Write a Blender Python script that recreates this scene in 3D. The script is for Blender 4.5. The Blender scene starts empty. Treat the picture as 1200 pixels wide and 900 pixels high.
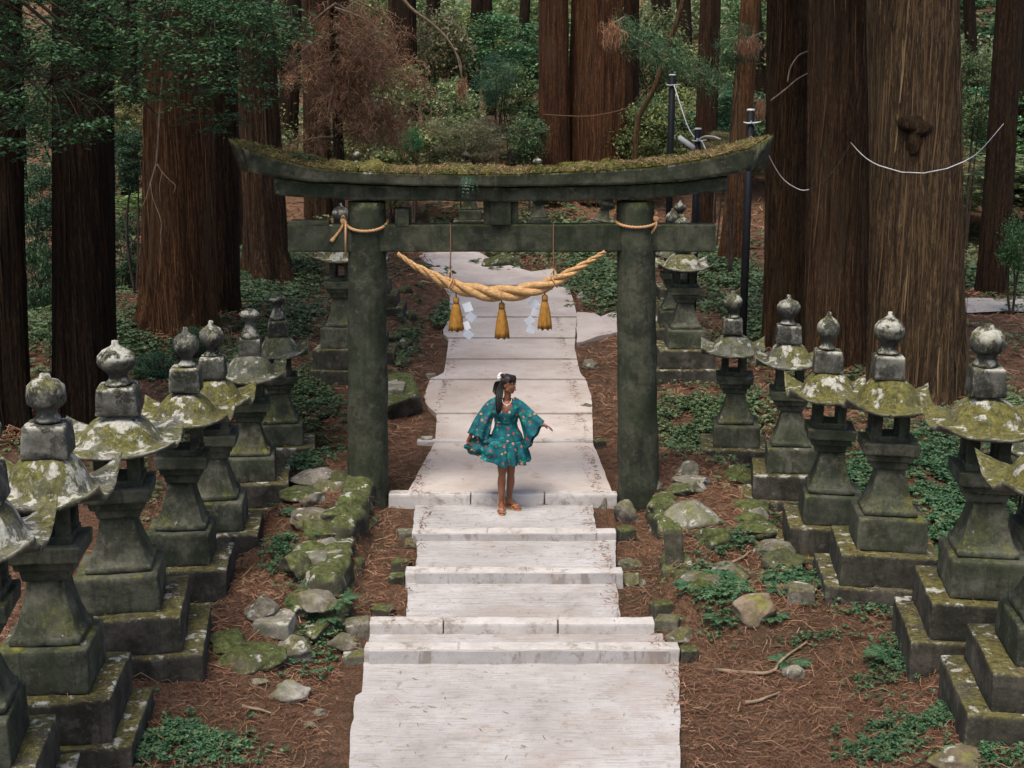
import bpy, bmesh, math, random
import numpy as np
from mathutils import Vector, Matrix, noise as mnoise

random.seed(7); RNG = np.random.default_rng(11)
PI = math.pi
C = bpy.context.scene.collection
SC = bpy.context.scene

# ------------------------------------------------------------------ camera model (used to read places off the photograph)
F = 1600.0; TH = math.radians(12.34); CT, ST = math.cos(TH), math.sin(TH); ZC = 4.47
def ray(x, y):
    v = (450 - y) / F
    return ((x - 600) / F, CT + v * ST, -ST + v * CT)
def atY(x, y, Y):
    d = ray(x, y); t = Y / d[1]
    return Vector((d[0] * t, Y, ZC + d[2] * t))
def atz(x, y, z):
    d = ray(x, y); t = (z - ZC) / d[2]
    return Vector((d[0] * t, d[1] * t, z))

# ------------------------------------------------------------------ vectorised value noise
def _h(ix, iy, s):
    v = np.sin(ix * 127.1 + iy * 311.7 + s * 74.7) * 43758.5453
    return v - np.floor(v)
def vnoise(x, y, s=0):
    x = np.asarray(x, float); y = np.asarray(y, float)
    ix, iy = np.floor(x), np.floor(y); fx, fy = x - ix, y - iy
    fx = fx * fx * (3 - 2 * fx); fy = fy * fy * (3 - 2 * fy)
    a = _h(ix, iy, s); b = _h(ix + 1, iy, s); c = _h(ix, iy + 1, s); d = _h(ix + 1, iy + 1, s)
    return (a * (1 - fx) + b * fx) * (1 - fy) + (c * (1 - fx) + d * fx) * fy - 0.5
def fbm(x, y, s=0, o=4):
    r = 0; a = 1; f = 1
    for k in range(o):
        r = r + a * vnoise(x * f + k * 17.3, y * f - k * 9.1, s + k); a *= .5; f *= 2.03
    return r
def sstep(a, b, x):
    t = np.clip((np.asarray(x, float) - a) / (b - a), 0, 1)
    return t * t * (3 - 2 * t)

# ------------------------------------------------------------------ mesh helpers
class MB:
    def __init__(s): s.v = []; s.f = []
    def add(s, v, f):
        o = len(s.v); s.v.extend([tuple(p) for p in v]); s.f.extend([tuple(i + o for i in q) for q in f])
    def loft(s, rings, close=True, cap=(True, True)):
        n = len(rings[0]); v = [p for r in rings for p in r]; f = []
        for i in range(len(rings) - 1):
            for j in range(n if close else n - 1):
                k = (j + 1) % n
                f.append((i * n + j, i * n + k, (i + 1) * n + k, (i + 1) * n + j))
        if close and cap[0]: f.append(tuple(range(n - 1, -1, -1)))
        if close and cap[1]: f.append(tuple((len(rings) - 1) * n + j for j in range(n)))
        s.add(v, f)
    def tube(s, pts, rad, n=8):
        pts = [Vector(p) for p in pts]
        if not hasattr(rad, '__len__'): rad = [rad] * len(pts)
        rings = []; up = None
        for i, p in enumerate(pts):
            d = (pts[min(i + 1, len(pts) - 1)] - pts[max(i - 1, 0)])
            d = d.normalized() if d.length > 1e-9 else Vector((0, 0, 1))
            if up is None:
                up = Vector((0, 0, 1)) if abs(d.z) < .9 else Vector((0, 1, 0))
            a = d.cross(up)
            a = a.normalized() if a.length > 1e-6 else Vector((1, 0, 0))
            b = a.cross(d).normalized(); up = b
            rings.append([p + (a * math.cos(2 * PI * j / n) + b * math.sin(2 * PI * j / n)) * rad[i] for j in range(n)])
        s.loft(rings)
    def lathe(s, prof, n=24, c=(0, 0, 0)):
        s.loft([[(c[0] + r * math.cos(2 * PI * j / n), c[1] + r * math.sin(2 * PI * j / n), c[2] + z) for j in range(n)] for r, z in prof])
    def ellipsoid(s, c, r, n=16, m=10, rot=None):
        rings = []
        for i in range(m + 1):
            a = -PI / 2 + PI * i / m; ca = max(math.cos(a), 1e-3)
            ring = []
            for j in range(n):
                p = Vector((r[0] * ca * math.cos(2 * PI * j / n), r[1] * ca * math.sin(2 * PI * j / n), r[2] * math.sin(a)))
                if rot: p = rot @ p
                ring.append(p + Vector(c))
            rings.append(ring)
        s.loft(rings)
    def box(s, c, d, rot=None):
        v = []
        for x in (-.5, .5):
            for y in (-.5, .5):
                for z in (-.5, .5):
                    p = Vector((x * d[0], y * d[1], z * d[2]))
                    if rot: p = rot @ p
                    v.append(p + Vector(c))
        s.add(v, [(0, 1, 3, 2), (4, 6, 7, 5), (0, 4, 5, 1), (2, 3, 7, 6), (0, 2, 6, 4), (1, 5, 7, 3)])
    def rblock(s, c, d, r=.02, n=6, amp=.006, fr=5, seed=0, top=1.0, crown=0.0, rotz=0):
        """weathered stone block: rounded edges, worn by noise; top = taper of the top face, crown = how far its middle rises"""
        seen = {}; v = []; f = []
        h = [q / 2 for q in d]; cz, sz = math.cos(rotz), math.sin(rotz)
        def vert(p):
            k = tuple(round(q, 5) for q in p)
            if k in seen: return seen[k]
            P = [p[i] * h[i] for i in range(3)]
            q = [max(-h[i] + r, min(h[i] - r, P[i])) for i in range(3)]
            dv = Vector([P[i] - q[i] for i in range(3)])
            if dv.length > 1e-9: dv = dv.normalized() * r
            w = Vector(q) + dv
            tz = (w.z / h[2] + 1) / 2
            tp = 1 + (top - 1) * tz
            if crown and p[2] > .999: w.z += crown * (1 - max(abs(p[0]), abs(p[1])))
            w = Vector((w.x * tp, w.y * tp, w.z))
            o = Vector((seed * 3.7, seed * 1.3, seed * 2.1))
            nv = mnoise.noise_vector(w * fr + o) * amp + mnoise.noise_vector(w * fr * 3.1 + o) * amp * .5
            w = w + nv
            w = Vector((w.x * cz - w.y * sz, w.x * sz + w.y * cz, w.z)) + Vector(c)
            seen[k] = len(v); v.append(w); return seen[k]
        g = [-1 + 2 * i / n for i in range(n + 1)]
        # pull the outermost cuts towards the edges so the rounding stays tight
        e = min(.97, 1 - r / max(h)); g = [-1, -e] + [x for x in g[1:-1] if abs(x) < e - .05] + [e, 1]
        for ax in range(3):
            for sg in (-1, 1):
                u, w_ = (ax + 1) % 3, (ax + 2) % 3
                for i in range(len(g) - 1):
                    for j in range(len(g) - 1):
                        q = []
                        for a, b in ((i, j), (i + 1, j), (i + 1, j + 1), (i, j + 1)):
                            p = [0, 0, 0]; p[ax] = sg; p[u] = g[a]; p[w_] = g[b]; q.append(vert(p))
                        f.append(tuple(q if sg > 0 else q[::-1]))
        s.add(v, f)
    def build(s, name, mat, parent=None, smooth=True, fix=False):
        me = bpy.data.meshes.new(name)
        me.from_pydata([tuple(p) for p in s.v], [], s.f); me.update()
        if fix:
            bm = bmesh.new(); bm.from_mesh(me); bmesh.ops.recalc_face_normals(bm, faces=bm.faces); bm.to_mesh(me); bm.free()
        if smooth: me.polygons.foreach_set('use_smooth', [True] * len(me.polygons))
        me.materials.append(mat)
        o = bpy.data.objects.new(name, me); C.objects.link(o)
        if parent is not None: o.parent = parent
        return o

def npmesh(name, V, Fq, mat, parent=None, smooth=False):
    """V (n,3), Fq (m,k) all the same size"""
    V = np.asarray(V, np.float32); Fq = np.asarray(Fq, np.int32); k = Fq.shape[1]
    me = bpy.data.meshes.new(name)
    me.vertices.add(len(V)); me.vertices.foreach_set('co', V.ravel())
    me.loops.add(Fq.size); me.loops.foreach_set('vertex_index', Fq.ravel())
    me.polygons.add(len(Fq))
    me.polygons.foreach_set('loop_start', np.arange(0, Fq.size, k, dtype=np.int32))
    me.polygons.foreach_set('loop_total', np.full(len(Fq), k, np.int32))
    if smooth: me.polygons.foreach_set('use_smooth', np.ones(len(Fq), bool))
    me.update(calc_edges=True); me.validate()
    me.materials.append(mat)
    o = bpy.data.objects.new(name, me); C.objects.link(o)
    if parent is not None: o.parent = parent
    return o

def tag(o, label=None, cat=None, group=None, kind=None):
    if label: o['label'] = label
    if cat: o['category'] = cat
    if group: o['group'] = group
    if kind: o['kind'] = kind
    return o
def empty(name, loc, label, cat, group=None, rz=0):
    o = bpy.data.objects.new(name, None); C.objects.link(o); o.location = loc; o.rotation_euler = (0, 0, rz)
    return tag(o, label, cat, group)

def leaves(P, N, L, Wd, droop=0.0, spin=None, roll=None):
    """leaf-shaped faces: P centres (n,3), N leaf directions (n,3) unit, lengths, widths. Each leaf is two quads folded along its rib."""
    n = len(P); L = np.broadcast_to(L, n)[:, None]; Wd = np.broadcast_to(Wd, n)[:, None]
    up = np.tile([0., 0., 1.], (n, 1)); up += RNG.normal(0, .45 if roll is None else roll, (n, 3))
    S = np.cross(N, up); S /= np.linalg.norm(S, axis=1)[:, None] + 1e-9
    U = np.cross(S, N)
    base = P - N * L * .5; tip = P + N * L * .5 - U * L * droop; mid = P + U * Wd * .12
    V = np.stack([base, mid + S * Wd * .5, tip, mid - S * Wd * .5], 1).reshape(-1, 3)
    Fq = np.arange(4 * n).reshape(n, 4)
    return V, Fq
def strips(P, D, L, Wd, bend=.15):
    """thin flat strips (needles, twigs): three cross-cuts each -> two quads"""
    n = len(P); L = np.broadcast_to(L, n)[:, None]; Wd = np.broadcast_to(Wd, n)[:, None]
    up = np.tile([0., 0., 1.], (n, 1)) + RNG.normal(0, .5, (n, 3))
    S = np.cross(D, up); S /= np.linalg.norm(S, axis=1)[:, None] + 1e-9
    B = S * RNG.normal(0, bend, (n, 1)) * L + np.array([0, 0, 1.]) * np.abs(RNG.normal(0, bend * .4, (n, 1))) * L
    a = P - D * L * .5; b = P + B; c = P + D * L * .5
    V = np.stack([a - S * Wd * .5, a + S * Wd * .5, b - S * Wd * .5, b + S * Wd * .5, c - S * Wd * .2, c + S * Wd * .2], 1).reshape(-1, 3)
    o = (np.arange(n) * 6)[:, None]
    Fq = np.concatenate([o + [0, 1, 3, 2], o + [2, 3, 5, 4]], 1).reshape(-1, 4)
    return V, Fq
def unit(a):
    return a / (np.linalg.norm(a, axis=-1, keepdims=True) + 1e-9)

# ------------------------------------------------------------------ materials
class Mat:
    def __init__(s, name):
        s.m = bpy.data.materials.new(name); s.m.use_nodes = True; s.t = s.m.node_tree; s.t.nodes.clear()
        s.out = s.t.nodes.new('ShaderNodeOutputMaterial'); s._c = None
    def n(s, typ, **kw):
        o = s.t.nodes.new('ShaderNode' + typ)
        for k, v in kw.items(): setattr(o, k, v)
        return o
    def l(s, a, b): s.t.links.new(a, b)
    def put(s, sock, val):
        if hasattr(val, 'is_linked') or hasattr(val, 'links'): s.l(val, sock)
        elif hasattr(val, '__len__') and len(val) == 3 and sock.type == 'RGBA': sock.default_value = (*val, 1)
        else: sock.default_value = val
    def coord(s, kind='Object', rnd=True, scale=(1, 1, 1)):
        tc = s.n('TexCoord'); v = tc.outputs[kind]
        if rnd:
            oi = s.n('ObjectInfo'); mu = s.n('Math', operation='MULTIPLY'); s.l(oi.outputs['Random'], mu.inputs[0]); mu.inputs[1].default_value = 53.0
            ad = s.n('VectorMath', operation='ADD'); s.l(v, ad.inputs[0]); s.l(mu.outputs[0], ad.inputs[1]); v = ad.outputs[0]
        if scale != (1, 1, 1):
            mp = s.n('Mapping'); mp.inputs['Scale'].default_value = scale; s.l(v, mp.inputs['Vector']); v = mp.outputs[0]
        return v
    def noise(s, vec, scale, detail=5, rough=.6, dist=0.0, col=False):
        o = s.n('TexNoise'); s.l(vec, o.inputs['Vector']); o.inputs['Scale'].default_value = scale
        o.inputs['Detail'].default_value = detail; o.inputs['Roughness'].default_value = rough; o.inputs['Distortion'].default_value = dist
        return o.outputs['Color' if col else 'Fac']
    def voro(s, vec, scale, feature='F1', out='Distance', rnd=1.0):
        o = s.n('TexVoronoi', feature=feature); s.l(vec, o.inputs['Vector']); o.inputs['Scale'].default_value = scale; o.inputs['Randomness'].default_value = rnd
        return o.outputs[out]
    def ramp(s, fac, stops, interp='LINEAR'):
        o = s.n('ValToRGB'); s.l(fac, o.inputs[0]); e = o.color_ramp.elements; o.color_ramp.interpolation = interp
        while len(e) < len(stops): e.new(.5)
        for i, (p, c) in enumerate(stops):
            e[i].position = p; e[i].color = (*c, 1) if hasattr(c, '__len__') else (c, c, c, 1)
        return o.outputs[0]
    def mix(s, fac, a, b, mode='MIX'):
        o = s.n('Mix', data_type='RGBA', blend_type=mode); s.put(o.inputs[0], fac); s.put(o.inputs[6], a); s.put(o.inputs[7], b)
        return o.outputs[2]
    def math(s, op, a, b=None, clamp=False):
        o = s.n('Math', operation=op, use_clamp=clamp); s.put(o.inputs[0], a)
        if b is not None: s.put(o.inputs[1], b)
        return o.outputs[0]
    def range(s, v, a, b, c=0., d=1.):
        o = s.n('MapRange', interpolation_type='SMOOTHSTEP'); s.put(o.inputs[0], v)
        for i, q in enumerate((a, b, c, d)): o.inputs[i + 1].default_value = q
        return o.outputs[0]
    def nz(s):
        g = s.n('NewGeometry'); x = s.n('SeparateXYZ'); s.l(g.outputs['Normal'], x.inputs[0]); return x.outputs['Z']
    def island(s):
        return s.n('NewGeometry').outputs['Random Per Island']
    def finish(s, col, rough=.9, bump=None, bs=.5, bd=.02, spec=.25, trans=0.0, tcol=None, extra=None):
        p = s.n('BsdfPrincipled'); s.put(p.inputs['Base Color'], col); s.put(p.inputs['Roughness'], rough); p.inputs['Specular IOR Level'].default_value = spec
        if bump is not None:
            b = s.n('Bump'); b.inputs['Strength'].default_value = bs; b.inputs['Distance'].default_value = bd; s.l(bump, b.inputs['Height']); s.l(b.outputs[0], p.inputs['Normal'])
        sh = p.outputs[0]
        if trans > 0:
            tr = s.n('BsdfTranslucent'); s.put(tr.inputs['Color'], tcol if tcol is not None else col)
            mx = s.n('MixShader'); mx.inputs[0].default_value = trans; s.l(sh, mx.inputs[1]); s.l(tr.outputs[0], mx.inputs[2]); sh = mx.outputs[0]
        s.l(sh, s.out.inputs[0]); return s.m

def mat_stone(name, dark, light, moss=.5, lichen=.3, mosscol=(.105, .105, .018), wet=.0):
    m = Mat(name); v = m.coord(); nz = m.nz()
    a = m.noise(v, 3.5, 8, .65); b = m.noise(v, 22, 6, .7); big = m.noise(v, 1.1, 3, .5)
    base = m.mix(m.range(a, .37, .63), dark, light)
    base = m.mix(m.range(m.noise(v, 2.1, 6, .7), .52, .62, 0, .6), base, tuple(q * .45 for q in dark))
    base = m.mix(m.range(m.noise(v, 8, 6, .75), .56, .66, 0, .5), base, tuple(min(1, q * 1.45) for q in light))
    base = m.mix(m.range(b, .45, .75, 0, .55), base, tuple(q * .35 for q in dark))
    # rain streaks down the upright faces: fine across, long in z
    sv = m.coord(scale=(9, 9, .9)); st = m.range(m.noise(sv, 1.6, 4, .6), .52, .72)
    side = m.range(nz, .35, .75, 1, 0)
    base = m.mix(m.math('MULTIPLY', m.math('MULTIPLY', st, side), .55), base, tuple(q * .42 for q in dark))
    # thin green film of algae on the upright faces
    alg = m.math('MULTIPLY', m.range(m.noise(v, 2.2, 5, .6), .42, .62), .5)
    base = m.mix(alg, base, (dark[0] * .75, dark[1] * 1.0, dark[2] * .7))
    up = m.range(nz, .05, .6)
    ms = m.math('MULTIPLY', up, m.range(m.math('ADD', m.noise(v, 4.5, 7, .7), m.math('MULTIPLY', big, .5)), .80 - moss * .42, 1.04 - moss * .36))
    mc = m.ramp(m.noise(v, 16, 5, .7), [(.3, tuple(q * .3 for q in mosscol)), (.5, mosscol), (.72, tuple(min(1, q * 1.9) for q in mosscol))])
    base = m.mix(ms, base, mc)
    le = m.noise(v, 6.5, 9, .62, .15)
    lm = m.math('MULTIPLY', m.range(nz, -.05, .5, .04, 1), m.range(le, .62 - lichen * .2, .685 - lichen * .2))
    lsp = m.math('MULTIPLY', m.range(m.noise(v, 36, 4, .7), .56, .6, 0, .6), m.range(nz, -.1, .5, .12, 1))
    lc = m.ramp(m.noise(v, 30, 4, .7), [(.3, (.18, .175, .14)), (.6, (.37, .365, .31))])
    base = m.mix(m.math('MAXIMUM', lm, m.math('MULTIPLY', lsp, max(lichen, .12))), base, lc)
    pt = m.n('NewGeometry').outputs['Pointiness']
    ar = m.math('MULTIPLY', m.range(pt, .515, .60), m.range(m.noise(v, 9, 6, .75), .47, .62)); ar = m.math('MULTIPLY', ar, .4 + max(0, lichen))
    base = m.mix(ar, base, m.mix(m.noise(v, 5, 4, .6), (.33, .32, .25), (.17, .16, .08)))
    h = m.math('ADD', m.math('MULTIPLY', m.noise(v, 14, 8, .7), .7), m.math('MULTIPLY', m.math('ADD', ms, lm), .35))
    return m.finish(base, .92, h, .75, .02, .2)

def mat_leaf(name, cols, trans=.25, rough=.55, spec=.3):
    m = Mat(name); i = m.island(); n = len(cols)
    c = m.ramp(i, [(k / max(1, n - 1), col) for k, col in enumerate(cols)])
    v = m.coord('Object', True); big = m.range(m.noise(v, .55, 3, .5), .35, .65)
    c = m.mix(m.math('MULTIPLY', big, .45), c, tuple(q * .55 for q in cols[0]))
    oi = m.n('ObjectInfo'); c = m.mix(1.0, c, oi.outputs['Color'], 'MULTIPLY')
    return m.finish(c, rough, None, spec=spec, trans=trans)

MT = {}
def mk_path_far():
    m = Mat('concrete_path_dusty_lightened'); v = m.coord('Object', False); sv = m.coord('Object', False, (.7, 14, 1)); st = m.noise(sv, 2.4, 6, .7)
    c = m.ramp(m.noise(v, .9, 6, .65), [(.3, (.33, .275, .235)), (.55, (.43, .375, .335)), (.75, (.50, .46, .425))])  # warm with dust, and lightened besides to make up for the crowns' shade
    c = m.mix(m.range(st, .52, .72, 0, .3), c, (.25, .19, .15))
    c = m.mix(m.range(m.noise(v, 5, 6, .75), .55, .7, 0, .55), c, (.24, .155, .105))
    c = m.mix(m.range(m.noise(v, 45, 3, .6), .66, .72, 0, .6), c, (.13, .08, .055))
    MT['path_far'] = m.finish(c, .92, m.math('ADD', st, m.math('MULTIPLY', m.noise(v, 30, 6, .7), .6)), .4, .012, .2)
def mats():
    # ground: red-brown needle litter over dark soil
    m = Mat('forest_floor'); v = m.coord('Object', False)
    big = m.noise(v, .9, 5, .6); mid = m.noise(v, 6, 7, .7, .6); fin = m.noise(v, 42, 5, .75, .8)
    c = m.ramp(mid, [(.25, (.08, .047, .029)), (.42, (.22, .118, .067)), (.57, (.33, .18, .104)), (.75, (.44, .29, .185))])
    c = m.mix(m.range(fin, .40, .6), m.mix(.72, c, (.028, .018, .012)), c); w = m.noise(m.coord('Object', False, (1, .35, 1)), 75, 5, .8, 2.2); c = m.mix(m.range(w, .52, .64, 0, .75), c, (.32, .205, .135)); c = m.mix(m.range(w, .46, .36, 0, .7), c, (.045, .026, .017))
    c = m.mix(m.range(m.noise(v, 95, 3, .7), .58, .7, 0, .55), c, (.30, .19, .12))
    c = m.mix(m.range(big, .5, .66, 0, .6), c, (.085, .068, .038))
    h = m.math('ADD', m.math('MULTIPLY', fin, .6), mid)
    MT['floor'] = m.finish(c, .95, m.math('ADD', h, w), 1.0, .06, .12)
    # concrete path, brushed across
    m = Mat('concrete_path'); v = m.coord('Object', False)
    sv = m.coord('Object', False, (.7, 16, 1)); st = m.noise(sv, 2.4, 6, .7)
    sv2 = m.coord('Object', False, (1.6, 60, 1)); st2 = m.noise(sv2, 2.0, 4, .7)
    c = m.ramp(m.noise(v, 1.1, 6, .65), [(.3, (.27, .258, .245)), (.55, (.36, .348, .335)), (.75, (.45, .44, .43))])
    c = m.mix(m.range(st, .5, .72, 0, .34), c, (.22, .20, .18))
    c = m.mix(m.range(st2, .53, .62, 0, .7), c, (.17, .135, .115))
    c = m.mix(m.range(m.noise(v, 11, 5, .75), .55, .68, 0, .65), c, (.19, .145, .115))
    c = m.mix(m.range(m.noise(v, .8, 5, .65), .5, .64, 0, .5), c, (.255, .21, .175))
    c = m.mix(m.range(m.noise(v, 48, 4, .7), .6, .68, 0, .6), c, (.16, .125, .10)); c = m.mix(m.range(m.noise(v, 2.3, 6, .7), .54, .7, 0, .45), c, (.20, .185, .155))
    h = m.math('ADD', st2, m.math('MULTIPLY', m.noise(v, 30, 6, .7), .6))
    MT['path'] = m.finish(c, .9, h, .35, .012, .2)
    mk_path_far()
    # kerb stones
    m = Mat('kerb_stone'); v = m.coord()
    c = m.ramp(m.noise(v, 3, 7, .7), [(.3, (.31, .285, .26)), (.55, (.42, .395, .37)), (.75, (.5, .48, .46))])
    c = m.mix(m.range(m.noise(v, 5, 7, .75), .5, .66, 0, .75), c, (.17, .14, .10))
    MT['kerb'] = m.finish(c, .92, m.noise(v, 28, 7, .7), .4, .012, .2)
    MT['lantern'] = mat_stone('lantern_stone', (.034, .036, .024), (.102, .102, .073), .14, -.18)
    MT['lantern_dark'] = mat_stone('lantern_stone_dark', (.024, .027, .018), (.076, .078, .055), .14, -.2)  # darker tone of the lantern stone, for some lanterns and every firebox
    MT['roof_moss'] = mat_stone('lantern_roof_mossy', (.05, .05, .036), (.14, .135, .105), .78, .33, (.080, .074, .018))
    MT['roof_lichen'] = mat_stone('lantern_roof_lichened', (.05, .05, .04), (.16, .155, .125), .5, .54, (.082, .078, .02))
    MT['roof_grey'] = mat_stone('lantern_roof_grey', (.045, .047, .037), (.15, .15, .125), .4, .34, (.065, .066, .022))
    MT['finial'] = mat_stone('lantern_finial_stone', (.02, .02, .016), (.085, .084, .07), .35, .66, (.075, .072, .02))
    MT['plinth'] = mat_stone('plinth_stone', (.026, .023, .018), (.07, .062, .048), .62, .34, (.078, .07, .02))
    MT['torii'] = mat_stone('torii_stone', (.022, .026, .016), (.064, .066, .043), .5, .05, (.04, .048, .012))
    MT['lintel'] = mat_stone('lintel_stone', (.022, .025, .016), (.068, .068, .045), .9, .08, (.06, .06, .014))
    MT['rock'] = mat_stone('path_rock', (.08, .07, .054), (.23, .205, .168), .4, .3, (.075, .07, .022))
    MT['rock_pale'] = mat_stone('pale_rock', (.13, .115, .095), (.29, .265, .225), .1, .3)
    MT['rock_brown'] = mat_stone('brown_rock', (.12, .085, .06), (.24, .18, .135), .3, .15)
    MT['rock_moss'] = mat_stone('mossy_rock', (.03, .028, .021), (.09, .08, .056), .8, .2, (.052, .062, .017))
    # bark
    m = Mat('cedar_bark'); v = m.coord('Object', True, (1, 1, .055)); v2 = m.coord('Object', True, (1, 1, .16))
    a = m.noise(v, 19, 7, .72, .35); b = m.noise(v2, 55, 5, .72, .3); big = m.noise(m.coord('Object', True, (1, 1, .35)), 1.4, 4, .6)
    c = m.ramp(a, [(.3, (.009, .006, .0045)), (.46, (.042, .026, .015)), (.58, (.092, .056, .031)), (.74, (.17, .108, .063))])
    c = m.mix(m.range(b, .42, .6), m.mix(.75, c, (.008, .006, .005)), c)
    c = m.mix(m.range(big, .5, .7, 0, .6), c, (.05, .04, .026))
    oi = m.n('ObjectInfo'); c = m.mix(1.0, c, oi.outputs['Color'], 'MULTIPLY')
    h = m.math('ADD', m.math('MULTIPLY', a, 1.0), m.math('MULTIPLY', b, .5))
    MT['bark'] = m.finish(c, .95, h, 1.0, .07, .12)
    m = Mat('twig_bark'); v = m.coord(); c = m.ramp(m.noise(v, 9, 5, .6), [(.3, (.10, .07, .045)), (.7, (.26, .19, .12))])
    MT['twig'] = m.finish(c, .9)
    m = Mat('dark_limb'); v = m.coord(); c = m.ramp(m.noise(v, 7, 5, .6), [(.3, (.02, .015, .011)), (.7, (.07, .05, .035))])
    MT['limb'] = m.finish(c, .95)
    m = Mat('bark_ribbon'); i = m.island(); c = m.ramp(i, [(0, (.014, .009, .006)), (.5, (.038, .023, .014)), (.85, (.065, .039, .023)), (1, (.10, .064, .038))]); oi = m.n('ObjectInfo'); c = m.mix(1.0, c, oi.outputs['Color'], 'MULTIPLY'); MT['bark_strip'] = m.finish(c, .95, spec=.1)
    # foliage
    MT['leaf_dark'] = mat_leaf('dark_leaves', [(.018, .048, .027), (.03, .074, .04), (.046, .105, .055), (.09, .15, .075)], .22)
    MT['leaf_mid'] = mat_leaf('mid_leaves', [(.045, .08, .038), (.08, .13, .06), (.12, .175, .08), (.22, .25, .125)], .3)
    MT['leaf_pale'] = mat_leaf('pale_leaves', [(.075, .09, .045), (.11, .125, .06), (.15, .15, .085), (.2, .18, .11)], .25)
    MT['needle_brown'] = mat_leaf('dead_needles', [(.27, .13, .07), (.36, .19, .105), (.44, .27, .16), (.32, .15, .085)], .1, .9, .1)
    MT['cover'] = mat_leaf('ground_cover_leaves', [(.026, .08, .037), (.044, .115, .053), (.072, .15, .068), (.14, .185, .08)], .2)
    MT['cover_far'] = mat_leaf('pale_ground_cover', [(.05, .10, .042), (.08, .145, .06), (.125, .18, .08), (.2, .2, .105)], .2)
    MT['moss_tuft'] = mat_leaf('moss_tufts', [(.035, .05, .012), (.065, .08, .018), (.10, .11, .03), (.06, .06, .02)], .1, .9, .1)
    MT['litter'] = mat_leaf('needle_litter', [(.07, .035, .022), (.19, .09, .052), (.29, .15, .088), (.36, .235, .15), (.16, .07, .042)], .05, .9, .1)
    MT['canopy'] = mat_leaf('canopy_leaves', [(.02, .045, .028), (.03, .065, .036), (.045, .08, .042)], .2)
    MT['moss_cap'] = mat_leaf('moss_and_straw', [(.08, .08, .02), (.14, .13, .035), (.26, .19, .10), (.36, .27, .16), (.22, .125, .07), (.14, .08, .045)], .1, .9, .1)
    m = Mat('moss_bed'); v = m.coord(); c = m.ramp(m.noise(v, 8, 7, .7), [(.3, (.04, .042, .012)), (.48, (.10, .10, .024)), (.62, (.17, .135, .055)), (.78, (.22, .15, .09))])
    MT['moss_bed'] = m.finish(c, .95, m.noise(v, 40, 5, .7), .9, .03, .1)
    # rope
    m = Mat('straw_rope'); v = m.coord('Object', False, (.35, 1, 1)); a = m.noise(v, 70, 4, .6)
    c = m.ramp(a, [(.3, (.20, .10, .036)), (.52, (.40, .235, .095)), (.75, (.56, .38, .19))]); MT['rope'] = m.finish(c, .75, a, .5, .006, .3)
    m = Mat('tassel_straw'); v = m.coord('Object', False, (1, 1, .06)); a = m.noise(v, 150, 4, .6)
    c = m.ramp(a, [(.3, (.16, .07, .012)), (.55, (.33, .16, .028)), (.75, (.45, .25, .06))]); MT['tassel'] = m.finish(c, .8, a, .8, .008, .2)
    m = Mat('thin_cord'); v = m.coord('Object', False); a = m.noise(v, 120, 3, .6)
    c = m.ramp(a, [(.3, (.30, .15, .06)), (.7, (.52, .33, .17))]); MT['cord'] = m.finish(c, .85, a, .5, .003, .2)
    m = Mat('dark_cord'); MT['darkcord'] = m.finish((.11, .065, .035), .9)
    m = Mat('paper'); v = m.coord(); c = m.ramp(m.noise(v, 6, 4, .5), [(.3, (.70, .74, .78)), (.7, (.84, .87, .9))]); MT['paper'] = m.finish(c, .7, trans=.25)
    m = Mat('black_pole'); v = m.coord(); c = m.ramp(m.noise(v, 12, 5, .6), [(.3, (.003, .0035, .005)), (.7, (.008, .0085, .011))]); MT['pole'] = m.finish(c, .6, spec=.15)
    m = Mat('white_fitting'); v = m.coord(); c = m.ramp(m.noise(v, 14, 5, .6), [(.3, (.36, .36, .34)), (.7, (.55, .55, .53))]); MT['white'] = m.finish(c, .55)
    m = Mat('gravel'); v = m.coord('Object', False); c = m.ramp(m.noise(v, 14, 7, .7), [(.3, (.24, .215, .185)), (.7, (.46, .42, .37))]); MT['road'] = m.finish(c, .95, m.noise(v, 60, 4, .7), .6, .02)
    # figure
    m = Mat('skin'); v = m.coord('Object', False); c = m.ramp(m.noise(v, 9, 4, .5), [(.3, (.15, .056, .026)), (.7, (.22, .088, .042))]); MT['skin'] = m.finish(c, .5, spec=.4)
    m = Mat('black_hair'); v = m.coord('Object', False, (1, 1, .1)); a = m.noise(v, 90, 4, .6); c = m.ramp(a, [(.3, (.005, .004, .004)), (.7, (.022, .017, .015))]); MT['hair'] = m.finish(c, .5, a, .6, .006, .25)
    m = Mat('teal_print'); v = m.coord('Object', False)
    base = m.ramp(m.noise(v, 12, 5, .6), [(.3, (.001, .034, .046)), (.5, (.003, .085, .098)), (.75, (.010, .17, .175))])
    base = m.mix(m.range(m.noise(v, 16, 3, .5), .56, .62, 0, .8), base, (.004, .06, .10))
    base = m.mix(m.range(m.noise(v, 21, 3, .5, .5), .60, .64, 0, .7), base, (.02, .28, .16))
    d = m.math('ADD', m.voro(v, 17), m.math('MULTIPLY', m.noise(v, 60, 2, .5), .34)); base = m.mix(m.range(d, .39, .45, 1, 0), base, m.ramp(m.voro(v, 17, out='Color'), [(.25, (.30, .045, .03)), (.5, (.5, .15, .045)), (.75, (.42, .22, .12))], 'CONSTANT'))
    MT['dress'] = m.finish(base, .7, m.noise(v, 30, 4, .6), .3, .01, .3, trans=.12)
    m = Mat('sandal_leather'); MT['sandal'] = m.finish((.42, .2, .09), .5)
    m = Mat('white_petals'); MT['petal'] = m.finish((.75, .72, .7), .7)
    m = Mat('lips'); MT['lips'] = m.finish((.28, .05, .045), .45)
    m = Mat('eye_white'); MT['eye'] = m.finish((.35, .31, .28), .4)
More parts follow.
